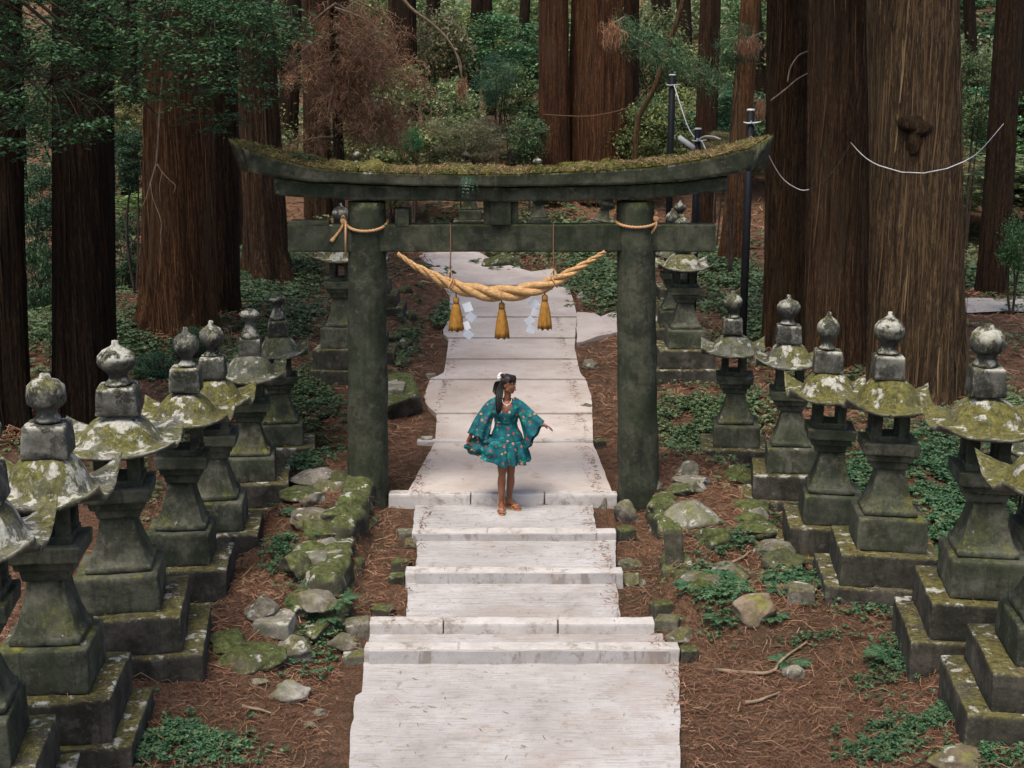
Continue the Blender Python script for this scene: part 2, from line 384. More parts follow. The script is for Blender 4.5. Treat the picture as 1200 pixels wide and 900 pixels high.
    m = Mat('dark_iris'); MT['iris'] = m.finish((.01, .007, .005), .25)
    m = Mat('necklace_silver'); MT['silver'] = m.finish((.6, .55, .5), .3)
mats()

# ------------------------------------------------------------------ lanterns: read off the photograph
# name: tip x, tip y, box x, box-bottom y, box width px, distance Y, roof kind, finial kind, lower plinth shift (px), tilt deg, label
LAN = [
 ('L0', -14, 474, -30, 905, 114, 8.15, 'lichen', 'onion', 8, 0, 'stone lantern cut by the left photo edge at the bottom, white lichen on its roof'),
 ('L1', 50, 432, 64, 816, 106, 9.4, 'lichen', 'dome', 10, -1.0, 'stone lantern with a brown domed finial and a roof whitened all over by lichen'),
 ('L2', 142, 397, 145, 720, 97, 10.8, 'lichen', 'onion', 12, .5, 'stone lantern with white-capped round finial and half-white, half-mossy roof, left row'),
 ('L3', 214, 383, 214, 665, 75, 12.2, 'moss', 'onion', 10, 0, 'stone lantern with olive moss roof marked by two round white lichen spots'),
 ('L4', 250, 375, 256, 624, 66, 13.5, 'moss', 'onion', 8, 0, 'stone lantern with a white onion finial tucked behind the olive spotted roof'),
 ('L5', 290, 362, 294, 565, 60, 14.8, 'grey', 'lotus', 8, 0, 'stone lantern with dark lotus finial and grey streaked roof, left row'),
 ('L6', 325, 346, 330, 524, 52, 16.3, 'grey', 'lotus', 8, 0, 'stone lantern with slim dark lotus finial, nearest the left gate pillar in front'),
 ('R1', 859, 342, 862, 525, 54, 16.4, 'grey', 'onion', -8, 0, 'dark slender stone lantern with grey roof, nearest the right gate pillar in front'),
 ('R2', 923, 346, 926, 556, 59, 15.0, 'lichen', 'onion', -8, 0, 'stone lantern with buff lichened roof before the dark slim cedar, right row'),
 ('R3', 965, 369, 972, 617, 69, 13.4, 'moss', 'onion', -6, 0, 'stone lantern with mottled brown finial and mossy roof, right row'),
 ('R4', 1037, 370, 1038, 648, 80, 12.0, 'moss', 'onion', -6, 0, 'stone lantern with blue-grey onion finial before the widest cedar trunk'),
 ('R5', 1153, 374, 1149, 703, 91, 10.5, 'moss', 'dome', -10, 0, 'stone lantern with bright yellow-green roof and white patches, right of the widest cedar'),
 ('R6', 1232, 440, 1231, 786, 112, 8.9, 'moss', 'onion', -14, 0, 'stone lantern cut by the right edge at the bottom, only base and plinths in view'),
 ('R7', 1214, 452, 1216, 655, 66, 12.6, 'grey', 'onion', -4, 0, 'stone lantern standing behind the yellow-green roofed one at the right edge'),
 ('B1', 400, 238, 402, 409, 46, 19.0, 'lichen', 'onion', 4, 0, 'stone lantern half hidden by the left gate pillar, standing just behind it'),
 ('B2', 423, 256, 424, 392, 41, 21.3, 'grey', 'onion', 4, 0, 'stone lantern wholly behind the left gate pillar, plinths showing at its right'),
 ('B3', 438, 240, 440, 345, 36, 24.5, 'lichen', 'onion', 3, 0, 'stone lantern far behind the left pillar, stepped plinths beside the rope end'),
 ('C1', 797, 253, 803, 409, 46, 20.0, 'lichen', 'onion', -3, 0, 'stone lantern behind the right end of the tie beam, white lichened roof just under it'),
 ('C2', 789, 246, 792, 384, 41, 22.4, 'grey', 'onion', -3, 0, 'stone lantern hidden behind the white-roofed one at the right of the gate'),
 ('C3', 795, 236, 795, 338, 33, 27.0, 'lichen', 'onion', -2, 0, 'stone lantern whose pale roof shows between the two beams right of the gate'),
 ('F1', 546, 176, 551, 258, 27, 37.0, 'grey', 'onion', 0, 0, 'far stone lantern with square base seen under the lintel, left of the central strut'),
 ('F2', 631, 184, 632, 268, 26, 36.0, 'grey', 'onion', 0, 0, 'far stone lantern seen under the lintel, right of the central strut'),
 ('F3', 690, 184, 703, 272, 25, 35.5, 'grey', 'onion', 0, 12, 'far stone lantern leaning to one side, under the lintel by the right pillar'),
 ('F4', 419, 176, 420, 262, 27, 36.5, 'lichen', 'onion', 0, 0, 'far stone lantern whose white finial peeps over the mossy lintel above the left pillar'),
]
CAN_H = 2.26
FIT = {}
for (nm, xt, yt, xb, yb, w, Y, rk, fk, sh, tilt, lab) in LAN:
    k = .9
    for _ in range(12):
        Yf = Y - .34 * k
        pb = atY(xb, yb, Yf); d = ray(xb, yb); t = Yf / d[1]; k = w * t / F / .70
    pt = atY(xt, yt, Y)
    kz = (pt.z - pb.z) / CAN_H
    if nm == 'F3': kz = k * .95
    FIT[nm] = dict(x=pb.x * Y / Yf, y=Y, zb=pb.z, k=k, kz=kz, g=pb.z - kz * .56, xt=pt.x)
    print('LAN', nm, 'k %.2f kz %.2f zbox %.2f ground %.2f X %.2f tip dx %.2f' % (k, kz, pb.z, FIT[nm]['g'], FIT[nm]['x'], pt.x - FIT[nm]['x']))

# ------------------------------------------------------------------ terrain
PZ = [(-20, -2.2), (0, -.95), (8, -.62), (11.1, -.52), (11.5, -.41), (12.5, -.30), (13.5, -.195), (14.5, -.10), (15.2, .0), (17, .04), (20.3, .085), (23.8, .13), (26, .155), (30, .195), (34, .235), (36, .38), (38, .75), (42, 1.5), (50, 2.9), (70, 7.5), (120, 17), (200, 24)]
def soil(Y): return np.interp(Y, [p[0] for p in PZ], [p[1] for p in PZ])
CTRL = [(FIT[n]['x'], FIT[n]['y'], FIT[n]['g'] + .04) for n in FIT if n not in ('R7', 'F1', 'F2', 'F3', 'F4')]
CTRL += [(-9, 12, -.1), (-9, 18, .5), (-7, 23, .75), (-12, 30, 1.2), (-7, 30, .8), (-4, 24, .5), (8, 11, .25), (9, 16, .3), (9, 22, .3), (6, 20, .2), (10, 27, .3), (16, 27, .3), (5, 26, .35), (4.2, 19, .15),
         (-1.9, 9.5, -.5), (-1.95, 11, -.42), (1.9, 9.5, -.55), (2.4, 10.4, -.42), (-2.2, 12.0, -.06), (-2.1, 12.8, .06), (-2.1, 14, .18), (2.1, 12.2, -.12), (2.0, 13.4, .02), (2.0, 14.6, .12), (-2.2, 15.5, .2), (2.3, 16, .12), (-2.0, 17.5, .3), (2.0, 18.5, .12),
         (-3, 5, -.7), (3, 5, -.7), (-9, 4, -.5), (9, 4, -.3), (-1.9, 21, .35), (2.2, 22, .2), (-2.3, 26, .35), (2.5, 27, .35)]
CTRL = np.array(CTRL)
def side(X, Y):
    X = np.asarray(X, float); Y = np.asarray(Y, float)
    num = np.zeros(np.broadcast(X, Y).shape); den = num.copy()
    for cx, cy, cz in CTRL:
        w = 1.0 / ((X - cx) ** 2 + (Y - cy) ** 2 + .25) ** 2
        num += w * cz; den += w
    z = num / den
    far = sstep(28, 44, Y)
    return z * (1 - far) + (soil(Y) + .25) * far
def zg(X, Y, nz=True):
    X = np.asarray(X, float); Y = np.asarray(Y, float)
    ax = np.abs(X + .05 * fbm(X * 0 + 3, Y * 1.3, 5))
    near = sstep(11.4, 11.9, Y) * (1 - sstep(16.2, 18, Y))
    e0 = 1.5 - .06 * near; e1 = 2.3 - .68 * near
    s = sstep(0, 1, (ax - e0) / (e1 - e0))
    far = sstep(33, 38, Y)
    s = s * (1 - far) + far
    z = soil(Y) * (1 - s) + side(X, Y) * s
    # the ground outside the grove rises away from the avenue
    z = z + sstep(9, 40, np.abs(X)) * 2.4 + sstep(40, 120, np.abs(X)) * 9
    z = np.where((ax < .85) & (Y < 31), z - .08, z)
    if nz:
        z = z + fbm(X * 1.1, Y * 1.1, 1, 4) * .07 * (.35 + .65 * s) + fbm(X * 5, Y * 5, 9, 3) * .022 + sstep(34, 50, Y) * fbm(X * .25, Y * .25, 3, 3) * 1.0
        z = z - sstep(1.5, .9, ax) * .03
    return z
def G(x, y): return float(zg(np.array([x]), np.array([y]))[0])
def ground_at(x, y):
    """where the sight line through (x, y) meets the terrain"""
    d = ray(x, y); lo = 5.0
    ts = np.linspace(5, 110, 2200)
    zz = ZC + d[2] * ts - zg(d[0] * ts, d[1] * ts)
    i = int(np.argmax(zz < 0)); t = ts[max(i, 1)]
    return Vector((d[0] * t, d[1] * t, G(d[0] * t, d[1] * t)))

def axis(segs):
    out = [segs[0][0]]
    for a, b, st in segs:
        n = max(1, int(round((b - a) / st))); out += list(np.linspace(a, b, n + 1)[1:])
    return np.array(out)
ax_ = axis([(-160, -60, 10), (-60, -20, 2), (-20, -6, .35), (-6, 6, .055), (6, 20, .35), (20, 60, 2), (60, 160, 10)])
ay_ = axis([(-20, 6.5, 1.0), (6.5, 18, .055), (18, 26, .12), (26, 50, .3), (50, 90, 1), (90, 240, 8)])
gx, gy = np.meshgrid(ax_, ay_); gz = zg(gx, gy)
nx, ny = len(ax_), len(ay_)
idx = np.arange(nx * ny).reshape(ny, nx)
gf = np.stack([idx[:-1, :-1], idx[:-1, 1:], idx[1:, 1:], idx[1:, :-1]], -1).reshape(-1, 4)
ground = npmesh('ground', np.stack([gx, gy, gz], -1).reshape(-1, 3), gf, MT['floor'], smooth=True)
tag(ground, kind='structure')

# ------------------------------------------------------------------ path: concrete treads and kerb stones
def wob(pts, amp=.012, step=.12, seed=0):
    out = []
    for i, a in enumerate(pts):
        b = pts[(i + 1) % len(pts)]; a = Vector(a[:2]); b = Vector(b[:2]); L = (b - a).length; n = max(1, int(L / step))
        for k in range(n):
            p = a.lerp(b, k / n)
            if k: p = p + Vector((float(vnoise(p.x * 7, p.y * 7, seed)), float(vnoise(p.x * 7, p.y * 7, seed + 5)))) * amp * 2
            out.append(p)
    return out
def slab(poly, zf, thick=.3, seed=0):
    """flat prism with an outline worn by noise; zf = height or function of Y"""
    P = wob(poly, seed=seed); f = zf if callable(zf) else (lambda y: zf)
    n = len(P); v = [(p.x, p.y, f(p.y)) for p in P] + [(p.x, p.y, f(p.y) - thick) for p in P]
    return v, [tuple(range(n))] + [(i, i + n, (i + 1) % n + n, (i + 1) % n) for i in range(n)]
path = MB()
def px_poly(pts, z): return [atz(x, y, z) for x, y in pts]
def slope(y): return -.47 - .032 * (11.15 - y)
def px_slope(pts):
    out = []
    for x, y in pts:
        z = -.47
        for _ in range(8): p = atz(x, y, z); z = slope(p.y)
        out.append(p)
    return out
fore = px_slope([(400, 1100), (404, 960), (409, 895), (410, 868), (417, 815), (424, 811), (426, 776), (796, 775), (797, 830), (797, 900), (798, 960), (799, 1100)])
path.add(*slab(fore, slope, seed=1))
for a, pts in ((-.35, [(432, 763), (434, 742), (776, 742), (784, 763)]),
               (-.255, [(476, 726), (477, 682), (722, 682), (727, 726)]),
               (-.15, [(487, 672), (489, 632), (722, 632), (721, 672)]),
               (-.076, [(484, 626), (486, 591), (695, 591), (698, 626)])):
    path.add(*slab(px_poly(pts, a), a - .002, seed=int(a * 100)))
def upz(y): return .044 + .006 * (y - 14.6)
def px_up(pts):
    out = []
    for x, y in pts:
        z = .1
        for _ in range(8): p = atz(x, y, z); z = upz(p.y)
        out.append(p)
    return out
# the path beyond the gate, in slabs that each stop a finger's breadth short of the next
L_ = [(478, 576), (510, 518), (512, 487), (499, 477), (497, 466), (504, 447), (520, 441), (523, 424), (526, 401), (518, 395), (527, 376), (527, 352), (513, 330), (494, 312)]
R_ = [(717, 576), (695, 518), (694, 487), (694, 477), (693, 466), (686, 447), (680, 441), (676, 424), (673, 411), (674, 401), (676, 376), (673, 361), (666, 340), (652, 325)]
cuts = [576, 518, 486, 447, 424, 400, 376, 340]
def edge(E, y): return float(np.interp(y, [p[1] for p in E][::-1], [p[0] for p in E][::-1]))
path_o = path.build('path', MT['path'], smooth=False, fix=True); tag(path_o, kind='structure'); path = MB()
UPK = 0
for a, b in zip(cuts[:-1], cuts[1:]):
    ys = np.linspace(a, b + .9, 7)
    pts = [(edge(L_, y), y) for y in ys] + [(edge(R_, y), y) for y in ys[::-1]]
    dz = .015 * UPK; UPK += 1
    P = px_up(pts); path.add(*slab([p + Vector((0, .0, 0)) for p in P], lambda y, dz=dz, y0=P[0].y: upz(y) + dz, seed=int(a)))
far = px_up([(527, 338.5), (513, 330), (494, 318), (478, 311), (500, 306), (560, 311), (583, 322), (622, 328), (648, 326), (665, 339)])
path.add(*slab(far, lambda y: (upz(y) + .098) * (1 - float(sstep(29.6, 32.5, y))) + max(upz(y) + .098, max(G(x, y) for x in (-2.2, -1.5, -.8, -.1, .5)) + .015) * float(sstep(29.6, 32.5, y)), seed=3))
br = px_up([(676, 407), (700, 401), (722, 396), (775, 395), (775, 377), (716, 379), (704, 382), (692, 378), (676, 376.5)])
path.add(*slab(br, lambda y: max(upz(y) + .055, max(G(x, y) for x in (1.2, 1.6, 2.0, 2.5)) + .01), seed=4))
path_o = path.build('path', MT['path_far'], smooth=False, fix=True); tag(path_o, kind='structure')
kerb = MB(); kj = random.Random(3)
def kerbrow(x0, x1, y, z0, z1, joints, deep=.16):
    a = atz(x0, y, z0); b = atz(x1, y, z0); xs = [0] + joints + [1]
    for p, q in zip(xs[:-1], xs[1:]):
        X0 = a.x + (b.x - a.x) * p; X1 = a.x + (b.x - a.x) * q
        kerb.rblock(((X0 + X1) / 2, a.y + deep / 2 + kj.uniform(-.006, .006), (z0 - .15 + z1) / 2 + kj.uniform(-.004, .004)), (X1 - X0 - .012, deep, z1 - z0 + .15), .008, 8, .007, 5, kj.random() * 50)
kerbrow(426, 797, 776, -.47, -.346, [.30, .74])
kerbrow(432, 768, 743, -.35, -.25, [.26, .66])
kerbrow(474, 731, 683, -.255, -.146, [.24, .56])
kerbrow(482, 723, 633, -.15, -.07, [.37, .71])
kerbrow(455, 724, 592, -.076, .048, [.36, .68])
kerbrow(488, 696, 518, .065, .085, [.5], .1)
kerb_o = kerb.build('kerb', MT['kerb']); tag(kerb_o, kind='structure')
# the gravel track far right
rb = MB(); rows = []
for X in np.linspace(7.2, 45, 60):
    y0 = 26.0 + .25 * math.sin(X * .7); rows.append([(X, y0 - .95 + .1 * math.sin(X * 2.1), G(X, y0 - .9) + .05), (X, y0, G(X, y0) + .08), (X, y0 + .95 + .1 * math.sin(X * 1.7), G(X, y0 + .9) + .05)])
rb.loft(rows, close=False); road = rb.build('road', MT['road']); tag(road, kind='structure')

# ------------------------------------------------------------------ stone lanterns
def roof_mesh(seed):
    mb = MB(); n = 40; half = .475; th = .045
    def top(u, v):
        rho = max(abs(u), abs(v)); r = math.hypot(u, v); q = min(1, r)
        # bell: steep dome in the middle, spreading skirt to the eaves
        q4 = (u ** 4 + v ** 4) ** .25 * .45 + r * .55; dome = .205 * max(0.0, 1 - (q4 / .70) ** 3.4) ** .85
        skirt = .085 * (1 - min(1.0, rho)) ** 1.2 - .012
        cor = (abs(u * v)) ** 2.8 * .145
        return float(dome) + skirt + cor
    idx = {}
    def P(u, v):
        c = (abs(u * v)) ** 3
        bow = 1 + .075 * c
        x, y = u * half * bow, v * half * bow
        # eaves bow outward a little in the middle of each side
        rho = max(abs(u), abs(v)); out = .035 * rho ** 4 * (1 - min(abs(u), abs(v)) ** 2)
        if abs(u) > abs(v): x += math.copysign(out, u)
        else: y += math.copysign(out, v)
        return x, y
    V = []; Fc = []
    for i in range(n + 1):
        for j in range(n + 1):
            u, v = -1 + 2 * i / n, -1 + 2 * j / n; x, y = P(u, v)
            w = Vector((x, y, top(u, v) + .0))
            nv = mnoise.noise(w * 5 + Vector((seed * 3, seed, 0))) * .016 + mnoise.noise(w * 17 + Vector((seed, 0, seed))) * .006
            V.append((x, y, w.z + nv))
    for i in range(n + 1):
        for j in range(n + 1):
            u, v = -1 + 2 * i / n, -1 + 2 * j / n; x, y = P(u, v); c = (abs(u * v)) ** 2.8 * .133
            V.append((x * .97, y * .97, -th + c + (.02 * (1 - max(abs(u), abs(v))))))
    o = (n + 1) ** 2; g = lambda i, j: i * (n + 1) + j
    for i in range(n):
        for j in range(n):
            Fc.append((g(i, j), g(i + 1, j), g(i + 1, j + 1), g(i, j + 1)))
            Fc.append((o + g(i, j), o + g(i, j + 1), o + g(i + 1, j + 1), o + g(i + 1, j)))
    for k in range(n):
        for a, b in ((g(k, 0), g(k + 1, 0)), (g(n, k), g(n, k + 1)), (g(k + 1, n), g(k, n)), (g(0, k + 1), g(0, k))):
            Fc.append((b, a, o + a, o + b))
    mb.add(V, Fc); return mb
FIN = {'onion': [(.001, .385), (.026, .38), (.03, .345), (.05, .325), (.105, .295), (.142, .25), (.150, .205), (.138, .16), (.108, .125), (.080, .095), (.070, .072), (.074, .045), (.098, .02), (.108, 0), (.001, 0)],
       'dome': [(.001, .345), (.04, .34), (.05, .31), (.105, .30), (.15, .26), (.163, .20), (.160, .14), (.13, .115), (.095, .095), (.085, .07), (.09, .045), (.112, .02), (.115, 0), (.001, 0)],
       'lotus': [(.001, .37), (.05, .36), (.11, .335), (.135, .30), (.125, .27), (.085, .235), (.06, .20), (.062, .16), (.085, .12), (.10, .07), (.12, .04), (.12, 0), (.001, 0)]}
def make_lantern(spec, i):
    nm, xt, yt, xb, yb, w, Y, rk, fk, sh, tilt, lab = spec; f = FIT[nm]; sd = i * 1.37 + .5
    rz = math.radians(random.Random(i).uniform(-2, 2)) + (math.radians(7) if nm[0] == 'L' else math.radians(-7) if nm[0] == 'R' else 0)
    root = empty('stone_lantern', (f['x'], f['y'], f['zb']), lab, 'lantern', 'stone lanterns lining the path', rz)
    root.scale = (f['k'], f['k'], f['kz'])
    tdx = (f['xt'] - f['x']) / f['k'] / CAN_H if not tilt > 5 else 0
    S = MT['lantern'] if i % 3 else MT['lantern_dark']
    def put(mb, name, mat, z, parent=root):
        o = mb.build(name, mat, parent, smooth=True); o.location = (tdx * z, 0, z); return o
    rr = random.Random(i * 7 + 1); parts = []
    # base box, rising to the foot of the shaft
    b = MB(); b.rblock((0, 0, .16), (.70, .70, .32), .014, 9, .008, 4, sd, .985, .04); parts.append(put(b, 'base', S, 0))
    # shaft
    b = MB(); rings = []
    for z, hw in ((0, .268), (.012, .276), (.045, .276), (.056, .268), (.064, .248), (.10, .233), (.16, .211), (.22, .191), (.28, .173), (.34, .158), (.40, .146), (.46, .141)):
        ring = []; hw *= 1.0
        for k in range(40):
            a = 2 * PI * k / 40 + PI / 4; ca, sa = math.cos(a), math.sin(a); q = max(abs(ca), abs(sa)); r = hw / q * (1 - .03 * (abs(ca * sa) * 2) ** 24)
            p = Vector((ca * r, sa * r, z)); p += mnoise.noise_vector(p * 7 + Vector((sd, 0, 0))) * .006; ring.append(p)
        rings.append(ring)
    b.loft(rings); parts.append(put(b, 'shaft', S, .335))
    # platform in two tiers
    b = MB(); b.rblock((0, 0, .04), (.35, .35, .09), .01, 6, .005, 5, sd + 2, 1.12); b.rblock((0, 0, .115), (.45, .45, .07), .01, 6, .005, 5, sd + 7, 1.06); b.rblock((0, 0, .205), (.55, .55, .115), .011, 8, .006, 5, sd + 3, 1.02); parts.append(put(b, 'platform', S, .785))
    # firebox: sill, four posts and head, open on all sides
    b = MB(); b.rblock((0, 0, .025), (.40, .40, .06), .01, 5, .004, 6, sd)
    for sx in (-1, 1):
        for sy in (-1, 1): b.rblock((sx * .135, sy * .135, .16), (.105, .105, .24), .012, 4, .005, 6, sd + sx + sy)
    b.rblock((0, 0, .30), (.385, .385, .055), .01, 5, .004, 6, sd + 4); parts.append(put(b, 'firebox', MT['lantern_dark'], 1.05))
    # roof
    b = roof_mesh(sd); o = put(b, 'roof', MT['roof_' + rk], 1.40); parts.append(o); q_ = rr.uniform(.92, 1.0); o.scale = (q_, q_, rr.uniform(.85, 1.15))
    # necking block and finial
    b = MB(); b.rblock((0, 0, .105), (.33, .33, .23), .02, 7, .008, 5, sd + 6, .9); parts.append(put(b, 'neck_block', MT['finial'], 1.655))
    b = MB(); b.lathe([(r, z) for r, z in FIN[fk]][::-1], 26)
    b.v = [tuple(Vector(p) + mnoise.noise_vector(Vector(p) * 6 + Vector((sd, sd, 0))) * .010) for p in b.v]
    parts.append(put(b, 'finial', MT['finial'], 1.885))
    # plinths
    shm = sh / (F / (f['y'] / .95)) / f['k']
    b = MB(); b.rblock((shm * .3, .02, -.165), (1.0, 1.0, .33), .014, 10, .012, 3, sd + 8); put(b, 'plinth', MT['plinth'], 0)
    b = MB(); b.rblock((shm, .02, -.52), (1.22, 1.12, .40), .016, 10, .016, 3, sd + 9); put(b, 'plinth', MT['plinth'], 0)
    root.rotation_euler = (rr.uniform(-.018, .018), rr.uniform(-.018, .018), rz)
    fs = rr.uniform(.9, 1.08); parts[-1].scale = (fs, fs, rr.uniform(.94, 1.06)); ns = rr.uniform(.92, 1.08); parts[-2].scale = (ns, ns, 1)
    if tilt > 5:
        root.rotation_euler = (0, math.radians(tilt), rz)
    return root
LROOT = {}
for i, s in enumerate(LAN): LROOT[s[0]] = make_lantern(s, i)

# ------------------------------------------------------------------ the gate
YT = 14.6
tor = empty('torii_gate', (atY(589, 560, YT).x, YT, 0), 'dark weathered stone torii gate with moss and straw on its curved lintel', 'gate')
T0 = tor.location.copy()
def tz(px, py, Y=YT):
    p = atY(px, py, Y); return p - T0
def tpart(mb, name, mat, smooth=True, fix=False):
    return mb.build(name, mat, tor, smooth, fix)
# pillars
for xt, xb, sd in ((430, 431, 1), (744.5, 749, 2)):
    b = MB(); top = tz(xt, 236); bot = tz(xb, 592); bot.z = -.35
    rings = []
    for q in np.linspace(0, 1, 40):
        c = bot.lerp(top, q); r = .232 - .034 * q; ring = []
        for j in range(40):
            a = 2 * PI * j / 40; p = Vector((math.cos(a) * r, math.sin(a) * r, 0)) + Vector((c.x, c.y, c.z))
            p += mnoise.noise_vector(p * 3 + Vector((sd * 9, 0, 0))) * .012 + mnoise.noise_vector(p * 11) * .005; ring.append(p)
        rings.append(ring)
    b.loft(rings); tpart(b, 'pillar', MT['torii'])
# tie beam
b = MB(); a = tz(338, 263); c = tz(838, 263); lo = tz(600, 295)
b.rblock(((a.x + c.x) / 2, 0, (a.z + lo.z) / 2 + .01), (c.x - a.x, .24, a.z - lo.z), .014, 34, .008, 2.5, 3); tpart(b, 'tie_beam', MT['torii'])
# wedges on the tie beam and the strut between the beams
b = MB(); p = tz(472, 254); b.rblock((p.x, .0, p.z), (.15, .26, .19), .012, 4, .006, 5, 4); tpart(b, 'wedge', MT['torii'])
b = MB(); p = tz(364, 260.5); b.rblock((p.x, -.02, p.z), (.42, .2, .05), .01, 5, .004, 5, 5); tpart(b, 'wedge', MT['torii'])
b = MB(); p = tz(587, 247.5); b.rblock((p.x, .02, p.z), (.37, .26, .27), .012, 5, .005, 5, 6); tpart(b, 'strut', MT['torii'])
b = MB(); b.rblock((p.x, -.135, p.z), (.215, .06, .262), .008, 5, .003, 5, 7); tpart(b, 'strut_face', MT['lintel'])
# curved lintels: rectangular section swept along the photographed curve
def interp(tbl, x): return float(np.interp(x, [t[0] for t in tbl], [t[1] for t in tbl]))
KT = [(285, 174), (310, 181.7), (332, 187.5), (360, 194.5), (393, 199.5), (460, 203), (530, 204.5), (600, 204), (653, 202), (707, 199.5), (745, 197), (780, 193.5), (820, 187), (860, 178), (888, 170)]
KB = [(297, 203), (317, 207), (368, 213), (460, 217), (600, 219), (740, 216), (800, 212.5), (840, 207.5), (880, 200)]
SB = [(322, 229.5), (410, 234.5), (600, 236), (756, 233.5), (853, 224)]
ST_ = [(320, 208.8), (368, 214.4), (460, 218.4), (600, 220.4), (740, 217.4), (800, 214), (853, 207.5)]
def lintel(topc, botc, xt0, xt1, xb0, xb1, d, name, mat, back=0.0, n=70, sd=0, lift=0.0):
    """front face from the two curves; the back edge runs on past the front at both ends by `back` (the splayed end cut)"""
    b = MB(); rings = []
    for i in range(n + 1):
        q = i / n
        xt = xt0 + (xt1 - xt0) * q; xb = xb0 + (xb1 - xb0) * q
        e = (2 * q - 1); sh = math.copysign(back * abs(e) ** 14, e)
        ft = tz(xt, interp(topc, xt), YT - d / 2); fb = tz(xb, interp(botc, xb), YT - d / 2)
        ring = []
        m = 6
        pts = [(fb.x, 0, fb.z, 0)] + [(fb.x + (ft.x - fb.x) * s / 5, 0, fb.z + (ft.z - fb.z) * s / 5, 0) for s in range(1, 6)]
        tops = [(ft.x + sh * s / m, s / m, ft.z + lift * math.sin(PI * s / m) + .085 * abs(e) ** 9 * s / m, s / m) for s in range(1, m + 1)]
        backs = [(ft.x + sh + (fb.x - ft.x) * s / 5, 1, ft.z + .085 * abs(e) ** 9 + (fb.z - ft.z - .085 * abs(e) ** 9) * s / 5, 1) for s in range(1, 6)]
        bots = [(fb.x + sh * (1 - s / 4), 1 - s / 4, fb.z, 1 - s / 4) for s in range(1, 4)]
        for (x, yq, z, _) in pts + tops + backs + bots:
            p = Vector((x, -d / 2 + d * yq, z)); p += mnoise.noise_vector(p * 4 + Vector((sd, 0, 0))) * .007 + mnoise.noise_vector(p * 15) * .003
            ring.append(p)
        rings.append(ring)
    b.loft(rings); return tpart(b, name, mat, True, True)
lintel(KT, KB, 285, 888, 298, 879, .56, 'top_lintel', MT['lintel'], .27, sd=1)
lintel(ST_, SB, 321, 853, 323, 852, .40, 'under_lintel', MT['torii'], 0, sd=5)
# moss and straw bed on the top lintel
def cap_top(q, s):
    xt = 288 + (885 - 288) * q; e = 2 * q - 1
    ft = tz(xt, interp(KT, xt), YT - .28)
    sh = math.copysign(.26 * abs(e) ** 14, e)
    h = .075 * math.sin(PI * min(1, max(0, s))) ** .45 * (1 - .75 * abs(e) ** 10)
    p = Vector((ft.x + sh * s, -.275 + .55 * s, ft.z + .085 * abs(e) ** 9 * s))
    return p, h
b = MB(); rings = []
for i in range(181):
    q = i / 180; ring = []
    for j in range(15):
        s = j / 14; p, h = cap_top(q, s)
        nn = .5 + mnoise.noise(Vector((p.x * 5, p.y * 5, 1))) * .6 + mnoise.noise(Vector((p.x * 17, p.y * 17, 3))) * .35
        ring.append(p + Vector((0, -.012 * (s < .08), .004 + h * max(.12, nn * 1.3) * (.55 + .9 * max(0, mnoise.noise(Vector((p.x * 1.7, 5, 2))) + .45)))))
    rings.append(ring)
b.loft(rings, close=False); o = tpart(b, 'moss_bed', MT['moss_bed'])
n = 15000; q = RNG.random(n); s = np.clip(RNG.beta(.8, 1.0, n), 0, 1)
P = []; D = []
for a_, b_ in zip(q, s):
    p, h = cap_top(a_, b_); nn = .5 + mnoise.noise(Vector((p.x * 5, p.y * 5, 1))) * .6
    P.append(p + Vector((0, -.015 if b_ < .1 else 0, h * max(.15, nn * 1.3) + random.uniform(.0, .014))))
P = np.array(P); D = RNG.normal(0, 1, (n, 3)); D[:, 2] = np.abs(D[:, 2]) * .55 - .1; D = unit(D)
L = RNG.uniform(.02, .085, n)
pat = fbm(P[:, 0] * 2.1, P[:, 1] * 3, 77, 3) - .35 * (np.abs(P[:, 0]) / 2.8) ** 2 + RNG.normal(0, .1, n)
g_ = pat > .02
V, Fq = strips(P[~g_], D[~g_], L[~g_], RNG.uniform(.003, .008, (~g_).sum()), .3); npmesh('dry_straw', V, Fq, MT['moss_cap'], tor)
V, Fq = strips(P[g_], D[g_], L[g_] * .6, RNG.uniform(.005, .011, g_.sum()), .3); npmesh('moss_tufts', V, Fq, MT['moss_tuft'], tor)
for px_, y0_, y1_, yy in ((581, 205, 218, YT - .281), (590.5, 221, 235, YT - .201)):
    a_ = tz(px_, y0_, yy); c_ = tz(px_, y1_, yy); bj = MB(); bj.box((a_.x, yy - YT, (a_.z + c_.z) / 2), (.012, .012, a_.z - c_.z)); bj.build('joint', MT['limb'], tor, False)
